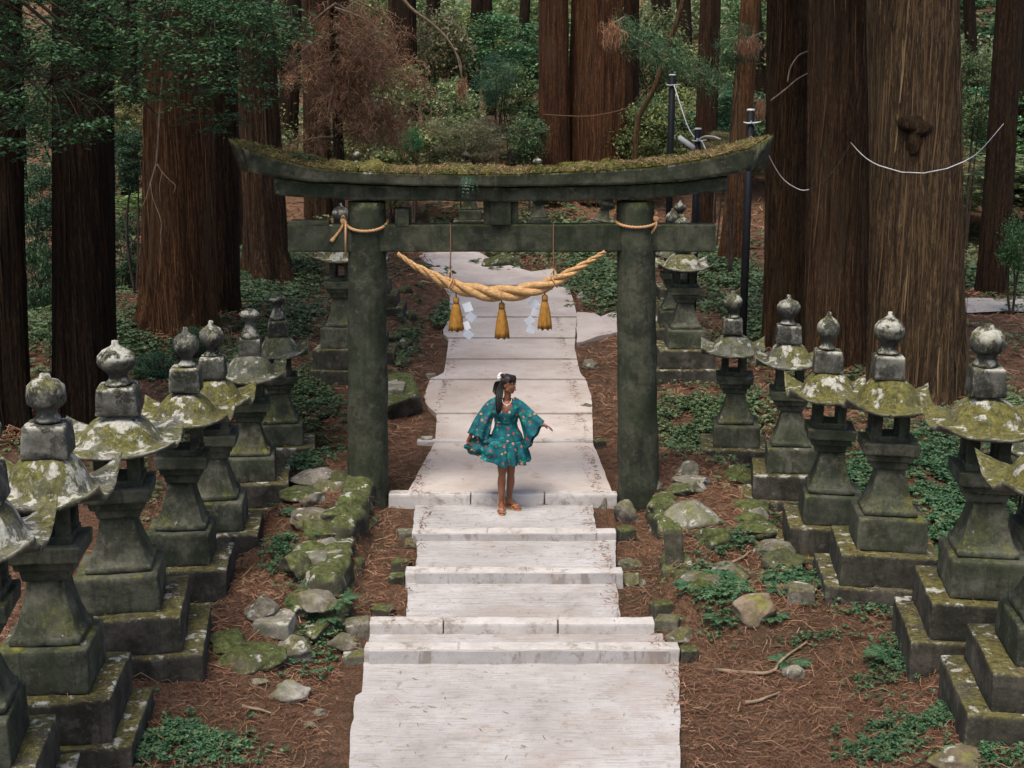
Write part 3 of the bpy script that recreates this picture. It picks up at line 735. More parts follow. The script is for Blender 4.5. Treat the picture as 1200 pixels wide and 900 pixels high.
# small plants that have seeded on the lintel
def fern(name, loc, lab, size, nf, mat, cat='fern', group=None, droop=.5, dirs=None, lw=.34):
    mb = MB(); VV = []; FF = []; o = 0; r = random.Random(int(loc[0] * 100) + nf)
    for k in range(nf):
        a = (2 * PI * k / nf + r.uniform(-.4, .4)) if dirs is None else dirs[k]
        L = size * r.uniform(.7, 1.1); d = Vector((math.cos(a), math.sin(a), 0)); m = 11
        prev = None; pts = []
        for i in range(m + 1):
            t = i / m; pts.append(d * (L * t * (1 - .12 * t)) + Vector((0, 0, L * (.62 * t - droop * 1.15 * t * t))))
        mb.tube(pts, [L * .012 * (1 - .7 * i / m) + .0008 for i in range(m + 1)], 4)
        for i in range(2, m + 1):
            t = i / m; pl = L * lw * math.sin(PI * min(1, .15 + .82 * t)) ** .8 * (1.05 - t * .5)
            s = d.cross(Vector((0, 0, 1))); tg = (pts[i] - pts[i - 1]).normalized()
            for sg in (-1, 1):
                e = (s * sg * .9 + tg * .45 + Vector((0, 0, -.15))).normalized(); w = L * .045
                p = pts[i]; mid = p + e * pl * .45
                o = len(mb.v); mb.v += [tuple(p), tuple(mid + tg * w), tuple(p + e * pl), tuple(mid - tg * w)]; mb.f.append((o, o + 1, o + 2, o + 3))
    f = mb.build(name, mat, None, False); f.location = loc; tag(f, lab, cat, group); return f
def lint_pos(px, s=.4):
    q = (px - 288) / (885 - 288); p, h = cap_top(q, s); return p + T0 + Vector((0, 0, h * .6))
fern('fern', lint_pos(349, .35), 'small dark fern growing on the left arm of the mossy lintel', .24, 6, MT['leaf_dark'])
fern('seedling', lint_pos(553, .2), 'small green seedling rooted in the moss at the middle of the lintel', .17, 7, MT['leaf_mid'], 'seedling')
p = atY(549, 207, YT - .32)
fern('hanging_weed', p, 'dark weed hanging down the face of the lintel near its middle', .19, 5, MT['leaf_dark'], 'weed', droop=1.35, dirs=[-1.2, -1.9, -2.5, -.7, -1.6])

# ------------------------------------------------------------------ the great straw rope
YR = YT - .30
rope_pts = [(466, 297), (476, 304.5), (485, 311), (502, 320), (520, 329.5), (536, 336), (552, 340.5), (571, 343.5), (590, 344), (608, 342.5), (625, 339), (641, 333.5), (655, 327), (670, 319), (683, 311), (697, 302.5), (709, 295)]
rope_root = empty('straw_rope', atY(589, 344, YR), 'thick twisted golden straw rope sagging between the gate pillars, with tassels and paper streamers', 'rope')
R0 = rope_root.location.copy()
cp = [atY(x, y, YR) - R0 for x, y in rope_pts]
def resample(P, n):
    P = [Vector(p) for p in P]; d = [0]
    for a, b in zip(P[:-1], P[1:]): d.append(d[-1] + (b - a).length)
    out = []
    for s in np.linspace(0, d[-1], n):
        i = min(max(int(np.searchsorted(d, s)) - 1, 0), len(P) - 2); t = (s - d[i]) / max(1e-9, d[i + 1] - d[i])
        a, b = P[max(i - 1, 0)], P[min(i + 2, len(P) - 1)]; p0, p1 = P[i], P[i + 1]
        out.append(.5 * ((2 * p0) + (p1 - a) * t + (2 * a - 5 * p0 + 4 * p1 - b) * t * t + (3 * p0 - a - 3 * p1 + b) * t ** 3))
    return out
cl = resample(cp, 260)
def twist(cl, radf, nstr, turns, name, mat, parent, n=10, fat=.62, ph=0.0, smooth=True):
    mb = MB(); N = len(cl)
    dist = [0]
    for a, b in zip(cl[:-1], cl[1:]): dist.append(dist[-1] + (b - a).length)
    # turns are tighter where the rope is thinner
    w = np.array([1 / max(.012, radf(i / (N - 1))) for i in range(N)]); cw = np.concatenate([[0], np.cumsum((w[1:] + w[:-1]) / 2 * np.diff(dist))]); cw = cw / cw[-1]
    for k in range(nstr):
        pts = []; rr = []
        for i in range(N):
            d = (cl[min(i + 1, N - 1)] - cl[max(i - 1, 0)]).normalized(); a = d.cross(Vector((0, 1, 0))).normalized(); b = d.cross(a).normalized()
            R = radf(i / (N - 1)); an = 2 * PI * (k / nstr + turns * cw[i]) + ph
            pts.append(cl[i] + (a * math.cos(an) + b * math.sin(an)) * R * .56); rr.append(R * fat)
        mb.tube(pts, rr, n)
    return mb.build(name, mat, parent, smooth)
rad = lambda q: .022 + .064 * (math.sin(PI * min(1, max(0, q))) ** 1.35)
twist(cl, rad, 3, 4.6, 'twisted_rope', MT['rope'], rope_root, 14, .51)
# fine binding threads round the rope
for q in (.28, .5, .72):
    i = int(q * 259); d = (cl[i + 1] - cl[i - 1]).normalized(); a = d.cross(Vector((0, 1, 0))).normalized(); b2 = d.cross(a)
    mb = MB(); R = rad(q) * 1.1; mb.tube([cl[i] + (a * math.cos(2 * PI * j / 20) + b2 * math.sin(2 * PI * j / 20)) * R for j in range(21)], .004, 5); mb.build('binding', MT['cord'], rope_root)
# tassels
def tassel(px, y0, y1, sd):
    top = atY(px, y0, YR) - R0; bot = atY(px, y1, YR) - R0; h = top.z - bot.z
    t = bpy.data.objects.new('tassel', None)
    b = MB(); prof = [(.001, 0), (.022, -.005), (.034, -.02 * h / .38), (.030, -.055 * h / .38), (.026, -.07 * h / .38), (.036, -.09 * h / .38), (.045, -.14 * h / .38), (.058, -.22 * h / .38), (.069, -.32 * h / .38), (.074, -h), (.06, -h + .006), (.001, -h + .012)]
    nn = 44; rings = []
    for r, z in prof:
        ring = []
        for j in range(nn):
            q = 1 + (.10 * math.sin(j * 2.9 + sd) + .07 * math.sin(j * 7.1 + sd * 2)) * min(1, -z / h * 1.6) * (r > .02)
            ring.append((r * q * math.cos(2 * PI * j / nn), r * q * math.sin(2 * PI * j / nn), z + (0.012 * math.sin(j * 5.3 + sd) if z <= -h else 0)))
        rings.append(ring)
    b.loft(rings[::-1]); o = b.build('tassel', MT['tassel'], rope_root); o.location = top
    b = MB(); zc = -.062 * h / .38
    b.lathe([(.029, zc - .007), (.035, zc - .003), (.035, zc + .003), (.029, zc + .007)], 20); c = b.build('tie', MT['darkcord'], o)
    b = MB(); b.tube([(0, 0, -.01), (0, 0, .05)], .007, 6); b.build('loop', MT['darkcord'], o)
tassel(534.5, 348, 387, 1); tassel(588, 354, 395.5, 2); tassel(638.5, 345, 385, 3)
# zigzag paper streamers
def streamer(pts, sd, w=.10):
    b = MB(); Pn = [atY(x, y, YR - .02) - R0 for x, y in pts]
    for i, (a, c) in enumerate(zip(Pn[:-1], Pn[1:])):
        off = (1 if i % 2 else -1) * .022; m = (a + c) / 2; L = (a - c).length * .86; an = .55 if i % 2 else -.5
        R = Matrix.Rotation(an + sd, 3, 'Y') @ Matrix.Rotation(.35 * (1 if i % 2 else -1), 3, 'Z')
        b.box(m + Vector((off, .006 * i, 0)), (w, .0025, L), R)
    return b.build('paper_streamer', MT['paper'], rope_root, False)
streamer([(552, 354), (549, 366), (550, 377), (546, 387), (547, 398)], .15)
streamer([(629, 350), (627, 362), (624, 371), (622, 381), (619, 391)], -.2)
# suspension cords, looped over the tie beam
for px, yb in ((527.5, 328), (649, 326)):
    top = tz(px, 261); fr = YT - .128 - R0.y
    mb = MB(); z1 = tz(px, 264, YT - .13).z + T0.z - R0.z; x = atY(px, 300, YR).x - R0.x
    low = atY(px, yb, YR) - R0
    mb.tube([(x, .20 + .12, z1 - .1), (x, .20 + .10, z1 + .006), (x, .20 + .0, z1 + .012), (x, .3 - .135, z1 + .004), (x, .3 - .137, z1 - .25), (x, .08, z1 - .33), low], .0075, 6)
    mb.build('hanging_cord', MT['darkcord'], rope_root)
    i = int(np.argmin([abs(p.x - low.x) for p in cl])); d = (cl[i + 1] - cl[i - 1]).normalized(); a = d.cross(Vector((0, 1, 0))).normalized(); b2 = d.cross(a); R = rad(i / 259) * 1.12
    mb = MB(); mb.tube([cl[i] + (a * math.cos(2 * PI * j / 20) + b2 * math.sin(2 * PI * j / 20)) * R for j in range(21)], .008, 6); mb.tube([low + Vector((-.03, -.06, .05)), low + Vector((0, -.03, .1)), low + Vector((.03, -.06, .06))], .007, 6); mb.build('cord_knot', MT['cord'], rope_root)

# thin ropes tied round the pillars
def pillar_rope(px, y0, ysag, kx, ky, tail, lab, drop=None):
    c = atY(px, 262, YT); root = empty('pillar_rope', c, lab, 'rope', None)
    R = .222; pts = []
    for j in range(80):
        a = 2 * PI * j / 79; front = max(0, -math.sin(a))
        base = atY(px, y0, YT).z - c.z; sag = atY(px, ysag, YT).z - atY(px, y0, YT).z
        pts.append(Vector((math.cos(a) * R, math.sin(a) * R, base + sag * front ** .8)))
    twist(pts, lambda q: .017, 3, 42, 'rope_loop', MT['cord'], root, 6)
    k = atY(kx, ky, YT - .1) - c
    b = MB(); b.ellipsoid(k, (.035, .03, .045), 10, 6); b.tube([k + Vector((-.02, 0, .03)), k + Vector((0, -.03, .06)), k + Vector((.025, 0, .02))], .014, 6); b.build('knot', MT['cord'], root)
    tp = [k] + [atY(x, y, YT - .12) - c for x, y in tail]
    twist(resample(tp, 30), lambda q: .015, 3, 8, 'rope_tail', MT['cord'], root, 6)
    e = tp[-1]; d = (tp[-1] - tp[-2]).normalized(); b = MB(); b.tube([e - d * .01, e + d * .03, e + d * .05], [.016, .024, .020], 8); b.build('frayed_end', MT['paper'] if drop is None else MT['rope'], root)
    if drop:
        b = MB(); b.tube([atY(x, y, YT - .16) - c for x, y in drop], .011, 6); b.build('hanging_cord', MT['cord'], root)
    return root
pillar_rope(430, 258, 268.5, 402.5, 259, [(401, 266), (397, 272), (391.5, 279)], 'thin tan rope tied round the left gate pillar, knot and tail to its left', [(405, 259), (405, 300)])
pillar_rope(745, 257, 264, 769, 256, [(769, 264), (764, 272), (757.5, 279)], 'thin tan rope tied round the right gate pillar, pale frayed tail to its right')

# ------------------------------------------------------------------ the woman on the path
YW = 14.33
pw = atz(590, 600, -.076); ORG = Vector((atY(592, 590, YW).x, YW, -.076))
per = empty('person', ORG, 'woman in a teal flowered dress with wide sleeves, standing on the path and looking aside', 'person')
def wl(px, py, dy=0.0):
    p = atY(px, py, YW + dy) - ORG; return Vector((p.x, dy, p.z))
def limb(mb, pts, rad, n=14):
    pts = resample(pts, max(8, len(pts) * 5)); r = np.interp(np.linspace(0, 1, len(pts)), np.linspace(0, 1, len(rad)), rad)
    mb.tube(pts, list(r), n)
    mb.ellipsoid(pts[0], (r[0],) * 3, n, 8); mb.ellipsoid(pts[-1], (r[-1],) * 3, n, 8)
body = MB()
# legs: weight on the nearer one, the other crossed behind it
hipL, hipR = wl(588.5, 520, .0), wl(598, 520, .03)
kneeL, ankL = wl(588.5, 556, -.05), wl(587.5, 593, -.03)
kneeR, ankR = wl(598.5, 556, .06), wl(596.5, 587, .10)
ankL.z = .095; ankR.z = .085
limb(body, [hipL, (hipL + kneeL) / 2 + Vector((0, -.012, 0)), kneeL], [.076, .06, .041]); limb(body, [kneeL, kneeL.lerp(ankL, .32) + Vector((-.004, .022, 0)), kneeL.lerp(ankL, .7), ankL], [.040, .047, .034, .025])
limb(body, [hipR, (hipR + kneeR) / 2 + Vector((0, -.012, 0)), kneeR], [.076, .06, .041]); limb(body, [kneeR, kneeR.lerp(ankR, .32) + Vector((.004, .022, 0)), kneeR.lerp(ankR, .7), ankR], [.040, .047, .034, .025])
def foot(ank, d):
    d = Vector(d).normalized(); s = Vector((d.y, -d.x, 0))
    heel = Vector((ank.x, ank.y, .045)) - d * .035; ball = Vector((ank.x, ank.y, .04)) + d * .125
    limb(body, [ank, heel + Vector((0, 0, .01))], [.032, .032]); limb(body, [heel, heel.lerp(ball, .5) + Vector((0, 0, .014)), ball], [.03, .032, .027])
    body.ellipsoid(ball, (.038, .038, .02), 12, 8)
    for k, (o, L) in enumerate(((-.026, .055), (-.009, .057), (.006, .052), (.02, .046), (.032, .038))):
        a = ball + s * o + Vector((0, 0, -.006)); limb(body, [a, a + d * L + Vector((0, 0, -.006))], [.0115 if k == 0 else .009, .009 if k == 0 else .007], 8)
    return heel, ball, d, s
fL = foot(ankL, (.05, -1, 0)); fR = foot(ankR, (.62, -.78, 0))
# trunk
body.ellipsoid(wl(593.5, 517, .02), (.155, .11, .12), 20, 12); body.ellipsoid(wl(593, 499, .01), (.098, .08, .16), 20, 12)
body.ellipsoid(wl(593, 483, .01), (.135, .095, .14), 20, 12)
limb(body, [wl(578, 473, .02), wl(608, 474, .02)], [.05, .05])
limb(body, [wl(592, 474, .02), wl(595, 464, .01)], [.044, .037]); neck = wl(595, 464, .01)
# arms: her right hand holds out the hem, her left arm reaches out
shA, elA, wrA = wl(577.5, 474, .02), wl(563, 493, -.03), wl(552, 509.5, -.07)
shB, elB, wrB = wl(608.5, 475, .02), wl(621, 488, -.02), wl(633.5, 497, -.09)
for a, e, w in ((shA, elA, wrA), (shB, elB, wrB)):
    limb(body, [a, e], [.045, .034]); limb(body, [e, e.lerp(w, .3), w], [.034, .033, .021])
def hand(w, d, palm_n, curl, sd=1):
    d = Vector(d).normalized(); n = Vector(palm_n); n = (n - d * n.dot(d)).normalized(); s = d.cross(n) * sd
    pc = w + d * .045; M3 = Matrix((s, d, n)).transposed()
    body.ellipsoid(pc, (.036, .048, .014), 14, 10, M3)
    limb(body, [w - d * .01, w + d * .03], [.02, .022], 10)
    for k, (o, L) in enumerate(((-.027, .062), (-.009, .072), (.009, .067), (.026, .052))):
        p = w + d * .082 + s * o; pts = [p]; ang = .08
        for q in (.45, .32, .23):
            ang += curl * (1 + .15 * k); dd = (d * math.cos(ang) + n * math.sin(ang)); p = p + dd * L * q; pts.append(p)
        limb(body, [w + d * .06 + s * o * .8] + pts, [.0088, .0085, .008, .0072, .0062], 8)
    p = w + d * .025 - s * .03; limb(body, [w + d * .015 - s * .015, p, p + (d * .75 - s * .6 + n * .3).normalized() * .032, p + (d * .95 - s * .3 + n * .4).normalized() * .058], [.012, .0105, .009, .0075], 8)
hand(wrA, (-.35, -.25, -.75), (.8, -.4, .2), .55, 1)
hand(wrB, (.9, -.25, -.22), (0, -.35, -1), .2, -1)
# head, turned to her left
fd = Vector((.86, -.5, -.03)).normalized(); sd_ = Vector((-fd.y, fd.x, 0)).normalized(); up = sd_.cross(fd) * -1
up = fd.cross(sd_).normalized(); up = up if up.z > 0 else -up
HC = wl(596.5, 450.0, 0); HM = Matrix((sd_, fd, up)).transposed()
HS = .87
def hp(s, f, u): return HC + (sd_ * s + fd * f + up * u) * HS
body.ellipsoid(hp(0, -.012, .028), tuple(q * HS for q in (.074, .092, .085)), 22, 14, HM)       # cranium
body.ellipsoid(hp(0, .018, -.03), tuple(q * HS for q in (.062, .068, .075)), 20, 12, HM)        # face
body.ellipsoid(hp(0, .045, -.088), tuple(q * HS for q in (.030, .028, .024)), 14, 8, HM)        # chin
limb(body, [hp(-.045, .0, -.062), hp(0, .045, -.092), hp(.045, .0, -.062)], [.022, .022, .022], 10)
limb(body, [neck, hp(0, -.02, -.06)], [.037, .037])
limb(body, [hp(0, .078, .006), hp(0, .086, -.018), hp(0, .091, -.030)], [.0055, .0075, .0095], 10)   # nose
for q in (-1, 1):
    body.ellipsoid(hp(q * .009, .083, -.033), (.006, .007, .006), 8, 6, HM)
    body.ellipsoid(hp(q * .072, -.012, -.012), tuple(q * HS for q in (.010, .02, .032)), 10, 8, HM)                      # ear
    body.ellipsoid(hp(q * .03, .07, .022), tuple(q * HS for q in (.022, .012, .007)), 10, 6, HM)                         # brow
    body.ellipsoid(hp(q * .036, .054, -.03), (.017, .013, .015), 10, 6, HM)                        # cheek
body.ellipsoid(hp(0, .083, -.062), tuple(q * HS for q in (.02, .011, .007)), 10, 6, HM)
bo = body.build('body', MT['skin'], None, True, True)
md = bo.modifiers.new('fuse', 'REMESH'); md.mode = 'VOXEL'; md.voxel_size = .0045; md.use_smooth_shade = True
ms = bo.modifiers.new('even', 'SMOOTH'); ms.iterations = 3; ms.factor = .4
dg = bpy.context.evaluated_depsgraph_get(); me = bpy.data.meshes.new_from_object(bo.evaluated_get(dg)); bo.modifiers.clear(); bo.data = me
me.materials.clear(); me.materials.append(MT['skin']); me.polygons.foreach_set('use_smooth', [True] * len(me.polygons)); bo.parent = per
# face details
for q in (-1, 1):
    b = MB(); b.ellipsoid(hp(q * .030, .074, .002), (.010, .006, .0045), 12, 8, HM); e = b.build('eye', MT['eye'], per)
    b = MB(); b.ellipsoid(hp(q * .030 + .002, .0805, .002), (.0062, .004, .0055), 10, 6, HM); b.build('iris', MT['iris'], e)
    b = MB(); b.tube([hp(q * .014, .083, .023), hp(q * .03, .0825, .029), hp(q * .046, .073, .024)], [.003, .004, .002], 6); b.build('eyebrow', MT['hair'], per)
b = MB(); b.tube([hp(-.022, .084, -.060), hp(-.010, .092, -.0575), hp(0, .093, -.059), hp(.010, .092, -.0575), hp(.022, .084, -.060)], [.002, .005, .005, .005, .002], 8)
b.tube([hp(-.018, .085, -.064), hp(0, .092, -.067), hp(.018, .085, -.064)], [.002, .006, .002], 8); b.build('lips', MT['lips'], per)
# hair: cap, fringe, gathered top and long fall over her right shoulder
h = MB()
for i in range(13):
    pass
rings = []
for i in range(15):
    a = -PI / 2 * .35 + (PI / 2 * 1.35) * i / 14; ring = []
    for j in range(34):
        t = 2 * PI * j / 34; ca = max(.001, math.cos(a)); x = .082 * ca * math.sin(t); y = -.014 + .101 * ca * math.cos(t); z = .028 + .094 * math.sin(a)
        fr = max(0, math.cos(t))           # towards the face the hair stops at the fringe line
        lo = .028 + .034 * fr ** .6
        z = max(z, lo if fr > .25 else -.06); p = Vector((x, y, z)); p += mnoise.noise_vector(p * 30) * .004
        ring.append(hp(p.x, p.y, p.z))
    rings.append(ring)
h.loft(rings, cap=(False, True))
rs = random.Random(5)
for k in range(46):     # fringe and locks swept over the cap
    t = rs.uniform(-1.2, 1.2); s0 = .02 * t; s1 = .066 * t
    h.tube([hp(s0 * .6, .0, .117), hp(s1 * .75, .05, .098), hp(s1, .080 - .026 * abs(t), .062), hp(s1 * 1.05, .087 - .032 * abs(t), .038 + rs.uniform(-.012, .008))], [.003, .007, .007, .002], 6)
for k in range(10):     # the gathered crown
    a = rs.uniform(0, 2 * PI); r = rs.uniform(.01, .035)
    c = hp(math.cos(a) * r, -.055 + math.sin(a) * r, .098); h.ellipsoid(c, (.024, .024, .020), 8, 6)
hx = lambda px, py, dy: wl(px, py, dy)
for k in range(70):     # long fall
    o = rs.uniform(-1, 1); o2 = rs.uniform(-1, 1); ln = rs.uniform(.75, 1.05)
    a = hp(-.055 + .015 * o2, -.045 + .02 * o, .07); b1 = hx(586.5 + 3.4 * o, 455, -.02 + .02 * o2); c1 = hx(584.5 + 3.6 * o, 468, -.085 + .015 * o2); d1 = hx(584 + 2.6 * o, 468 + 17 * ln, -.118 + .012 * o2)
    h.tube(resample([a, b1, c1, d1], 12), list(np.interp(np.linspace(0, 1, 12), [0, .3, .8, 1], [.009, .0085, .006, .0015])), 6)
for k in range(30):     # wisps blown out behind
    o = rs.uniform(-1, 1); a = hp(-.05, -.07 + .02 * o, .03); h.tube(resample([a, hx(582 + 2 * o, 452 + 4 * o, .05), hx(579.5 + 2.5 * o, 462 + 3 * o, .04)], 8), [.008, .007, .006, .005, .004, .003, .002, .001], 5)
h.build('hair', MT['hair'], per)
b = MB(); fc = hx(584.5, 441.5, -.03)
for k in range(9):
    a = 2 * PI * k / 9; b.ellipsoid(fc + Vector((math.cos(a) * .011, -.006, math.sin(a) * .016)), (.009, .006, .010), 8, 6)
b.tube([fc, fc + Vector((.01, 0, .035)), fc + Vector((.035, 0, .045))], [.01, .009, .004], 6); b.tube([fc, fc + Vector((-.012, 0, -.05))], [.009, .004], 6); b.build('hair_flower', MT['petal'], per)
# dress ------------------------------------------------------------
def zpx(py): return wl(593, py).z
zs = zpx(468.5)
prof = [(zs, .085, .055, .008), (zs - .012, .125, .07, .008), (zs - .03, .152, .082, .01), (zs - .07, .160, .10, .01), (zpx(482), .152, .118, .01), (zpx(489), .122, .104, .01), (zpx(495), .106, .09, .01), (zpx(501), .116, .098, .012), (zpx(508), .152, .120, .016), (zpx(515), .168, .132, .018)]
PZs = [p[0] for p in prof][::-1]
def pget(z, i): return float(np.interp(z, PZs, [p[i] for p in prof][::-1]))
NP = 120; d = MB(); rings = []
zseam = zpx(515)
for i in range(40):
    v = i / 39; ring = []
    for j in range(NP):
        t = 2 * PI * j / NP; front = max(0, -math.sin(t)); vn = max(0, 1 - abs(math.cos(t)) / .55) if math.sin(t) < 0 else 0
        z0 = zs - .135 * vn ** .8; z = z0 + (zseam - z0) * v
        hw, hd, cx = pget(z, 1) + .008, pget(z, 2) + .008, pget(z, 3)
        g = 0.0035 * math.sin(t * 17 + z * 40) * max(0, 1 - abs(z - zpx(495)) / .12) + .0025 * math.sin(t * 9 + z * 25)
        bust = .022 * math.exp(-((z - zpx(483)) / .055) ** 2) * (math.exp(-((math.cos(t) - .45) / .3) ** 2) + math.exp(-((math.cos(t) + .45) / .3) ** 2)) * (math.sin(t) < 0)
        ring.append(Vector((cx + (hw + g) * math.cos(t), (hd + g + bust) * math.sin(t) + .012, z)))
    rings.append(ring)
d.loft(rings, cap=(False, False))
dress = d.build('dress', MT['dress'], per)
# flounce: gathered at the seam, its left edge held out in her hand
sk = MB(); rings = []; M_ = 26; NS = 240
hem_pts = {}
def hem(t):
    c, s = math.cos(t), math.sin(t)
    base = Vector((.022 + .198 * c, .02 + .175 * s, zpx(541.5) + .012 * c))
    pull = max(0.0, math.cos(t - PI)) ** 1.1
    tgt = wl(544.5, 522, -.07) + Vector((0, .05 * s, -.06 * abs(s)))
    q = min(1, pull * 1.02); q = q * q * (3 - 2 * q)
    return base.lerp(tgt, q), q
hand_top = wl(551, 512, -.07)
for i in range(M_ + 1):
    v = i / M_; ring = []
    for j in range(NS):
        t = 2 * PI * j / NS; hw, hd, cx = pget(zseam, 1) + .009, pget(zseam, 2) + .009, pget(zseam, 3)
        a = Vector((cx + hw * math.cos(t), hd * math.sin(t) + .012, zseam + .03 * max(0, math.cos(t - PI)) ** 3)); b_, q = hem(t)
        p = a.lerp(b_, v)
        # the taut upper edge runs to the hand, the free cloth below it sags
        p.z += q * (.10 * math.sin(PI * v) ** .9 * (1 - .6 * v)) - (1 - q) * 0.0
        bell = (1 - q) * .035 * math.sin(PI * v * .6); p.x += bell * math.cos(t); p.y += bell * math.sin(t)
        amp = (.005 + .026 * v) * (1 - .25 * q)
        ph = 15 * t + 1.3 * math.sin(3 * t) + .6 * math.sin(v * 2)
        p.x += amp * math.cos(t) * math.sin(ph) * (1 - .6 * q); p.y += amp * math.sin(t) * math.sin(ph) + q * amp * 1.3 * math.sin(v * 16 + t * 6); p.z += .008 * v * math.sin(ph * .5 + 1)
        ring.append(p)
    rings.append(ring)
sk.loft(rings, cap=(False, False)); skirt = sk.build('skirt', MT['dress'], per)
sm = skirt.modifiers.new('cloth', 'SOLIDIFY'); sm.thickness = .004
sm = dress.modifiers.new('cloth', 'SOLIDIFY'); sm.thickness = .004
# bell sleeves
def sleeve(A, B, thick, sd, name='sleeve'):
    n = 34; A = resample(A, n); B = resample(B, n); mb = MB(); rings = []; m = 44
    for i in range(n):
        u = i / (n - 1); c = (A[i] + B[i]) / 2; mj = (A[i] - B[i]) / 2; th = np.interp(u, [0, .5, 1], thick); ring = []
        T = (A[min(i + 1, n - 1)] - A[max(i - 1, 0)] + B[min(i + 1, n - 1)] - B[max(i - 1, 0)]).normalized(); nrm = T.cross(mj.normalized()).normalized()
        for j in range(m):
            t = 2 * PI * j / m; w = th * math.sin(t) + (.004 + .013 * u) * math.sin(6 * t + sd + u * 3) * (1 - abs(math.cos(t)) ** 3)
            e = .010 * u * math.sin(9 * t + sd)
            ring.append(c + mj * (math.cos(t) * (1.0 + .05 * u)) + nrm * w + T * (e if u > .8 else e * u))
        rings.append(ring)
    mb.loft(rings, cap=(False, False)); o = mb.build(name, MT['dress'], per); s = o.modifiers.new('cloth', 'SOLIDIFY'); s.thickness = .004; return o
sleeve([wl(583, 464.5, .02), wl(571, 471, .0), wl(557.5, 489, -.04), wl(548.5, 507, -.085)], [wl(579.5, 485, .02), wl(576, 495, .0), wl(574.5, 505, -.04), wl(571, 518, -.085)], [.078, .07, .055], 0)
sleeve([wl(602.5, 465.5, .02), wl(613.5, 471.5, .0), wl(626, 483.5, -.04), wl(637.5, 494, -.085)], [wl(606.5, 485, .02), wl(611, 496, .0), wl(614, 510, -.03), wl(616.5, 529.5, -.07)], [.078, .07, .06], 2)
# waist tie, necklace, sandals
b = MB(); b.tube([Vector((.01 + (pget(zpx(493.5), 1) + .012) * math.cos(2 * PI * k / 48), .012 + (pget(zpx(493.5), 2) + .012) * math.sin(2 * PI * k / 48), zpx(493.5))) for k in range(49)], .008, 6); b.build('waist_tie', MT['dress'], per)
b = MB(); cN = wl(594, 474, -.085); b.tube([cN + Vector((.05 * math.cos(PI + PI * k / 12), -.0 - .028 * math.sin(PI * k / 12), .06 - .06 * math.sin(PI * k / 12))) for k in range(13)], .0028, 5); b.ellipsoid(cN + Vector((0, -.03, -.004)), (.008, .005, .01), 8, 6); b.build('necklace', MT['silver'], per)
for (heel, ball, dv, sv) in (fL, fR):
    b = MB(); rings = []
    for z in (.001, .018):
        ring = []
        for k in range(28):
            a = 2 * PI * k / 28; u = math.cos(a); wd = .042 - .008 * (u < 0) ; c = heel.lerp(ball, .62)
            ring.append(Vector((c.x, c.y, z)) + dv * (u * .128) + sv * (math.sin(a) * wd))
        rings.append(ring)
    b.loft(rings); s = b.build('sandal', MT['sandal'], per, False)
    b = MB(); top = ball + Vector((0, 0, .024)); toe = ball + dv * .035 - Vector((0, 0, .02))
    for sg in (-1, 1): b.tube([ball + sv * sg * .044 - dv * .05 + Vector((0, 0, -.02)), ball + sv * sg * .034 - dv * .01 + Vector((0, 0, .012)), ball + dv * .02 + Vector((0, 0, .022)), ball + dv * .035 - sv * .016 + Vector((0, 0, .0))], [.007, .008, .007, .005], 6)
    b.tube([heel + sv * .034 + dv * .02 + Vector((0, 0, .0)), heel + sv * .036 + Vector((0, 0, .05)), heel - dv * .036 + Vector((0, 0, .05)), heel - sv * .036 + Vector((0, 0, .05)), heel - sv * .034 + dv * .02], .006, 6); b.build('strap', MT['sandal'], s)

# ------------------------------------------------------------------ cedars
def clumpy(n, rx, ry, rz, nclump, cs, leafL, leafW, flat=.5, seed=0, shell=.55, kind='leaf'):
    r = np.random.default_rng(seed)
    d = unit(r.normal(0, 1, (nclump, 3))); rad = shell + (1 - shell) * r.random((nclump, 1)) ** .5; cc = d * rad * np.array([rx, ry, rz])
    w = r.integers(0, nclump, n); cr = cs * r.uniform(.5, 1.25, nclump)
    P = cc[w] + r.normal(0, 1, (n, 3)) * cr[w][:, None] * np.array([1, 1, flat])
    D = unit(r.normal(0, 1, (n, 3)) * np.array([1, 1, .45]) + np.array([0, 0, -.25]))
    L = leafL * r.uniform(.6, 1.3, n)
    if kind == 'leaf': return leaves(P, D, L, leafW * r.uniform(.6, 1.3, n), .12)
    return strips(P, D, L, leafW * r.uniform(.6, 1.4, n), .25)
CANOPY = None
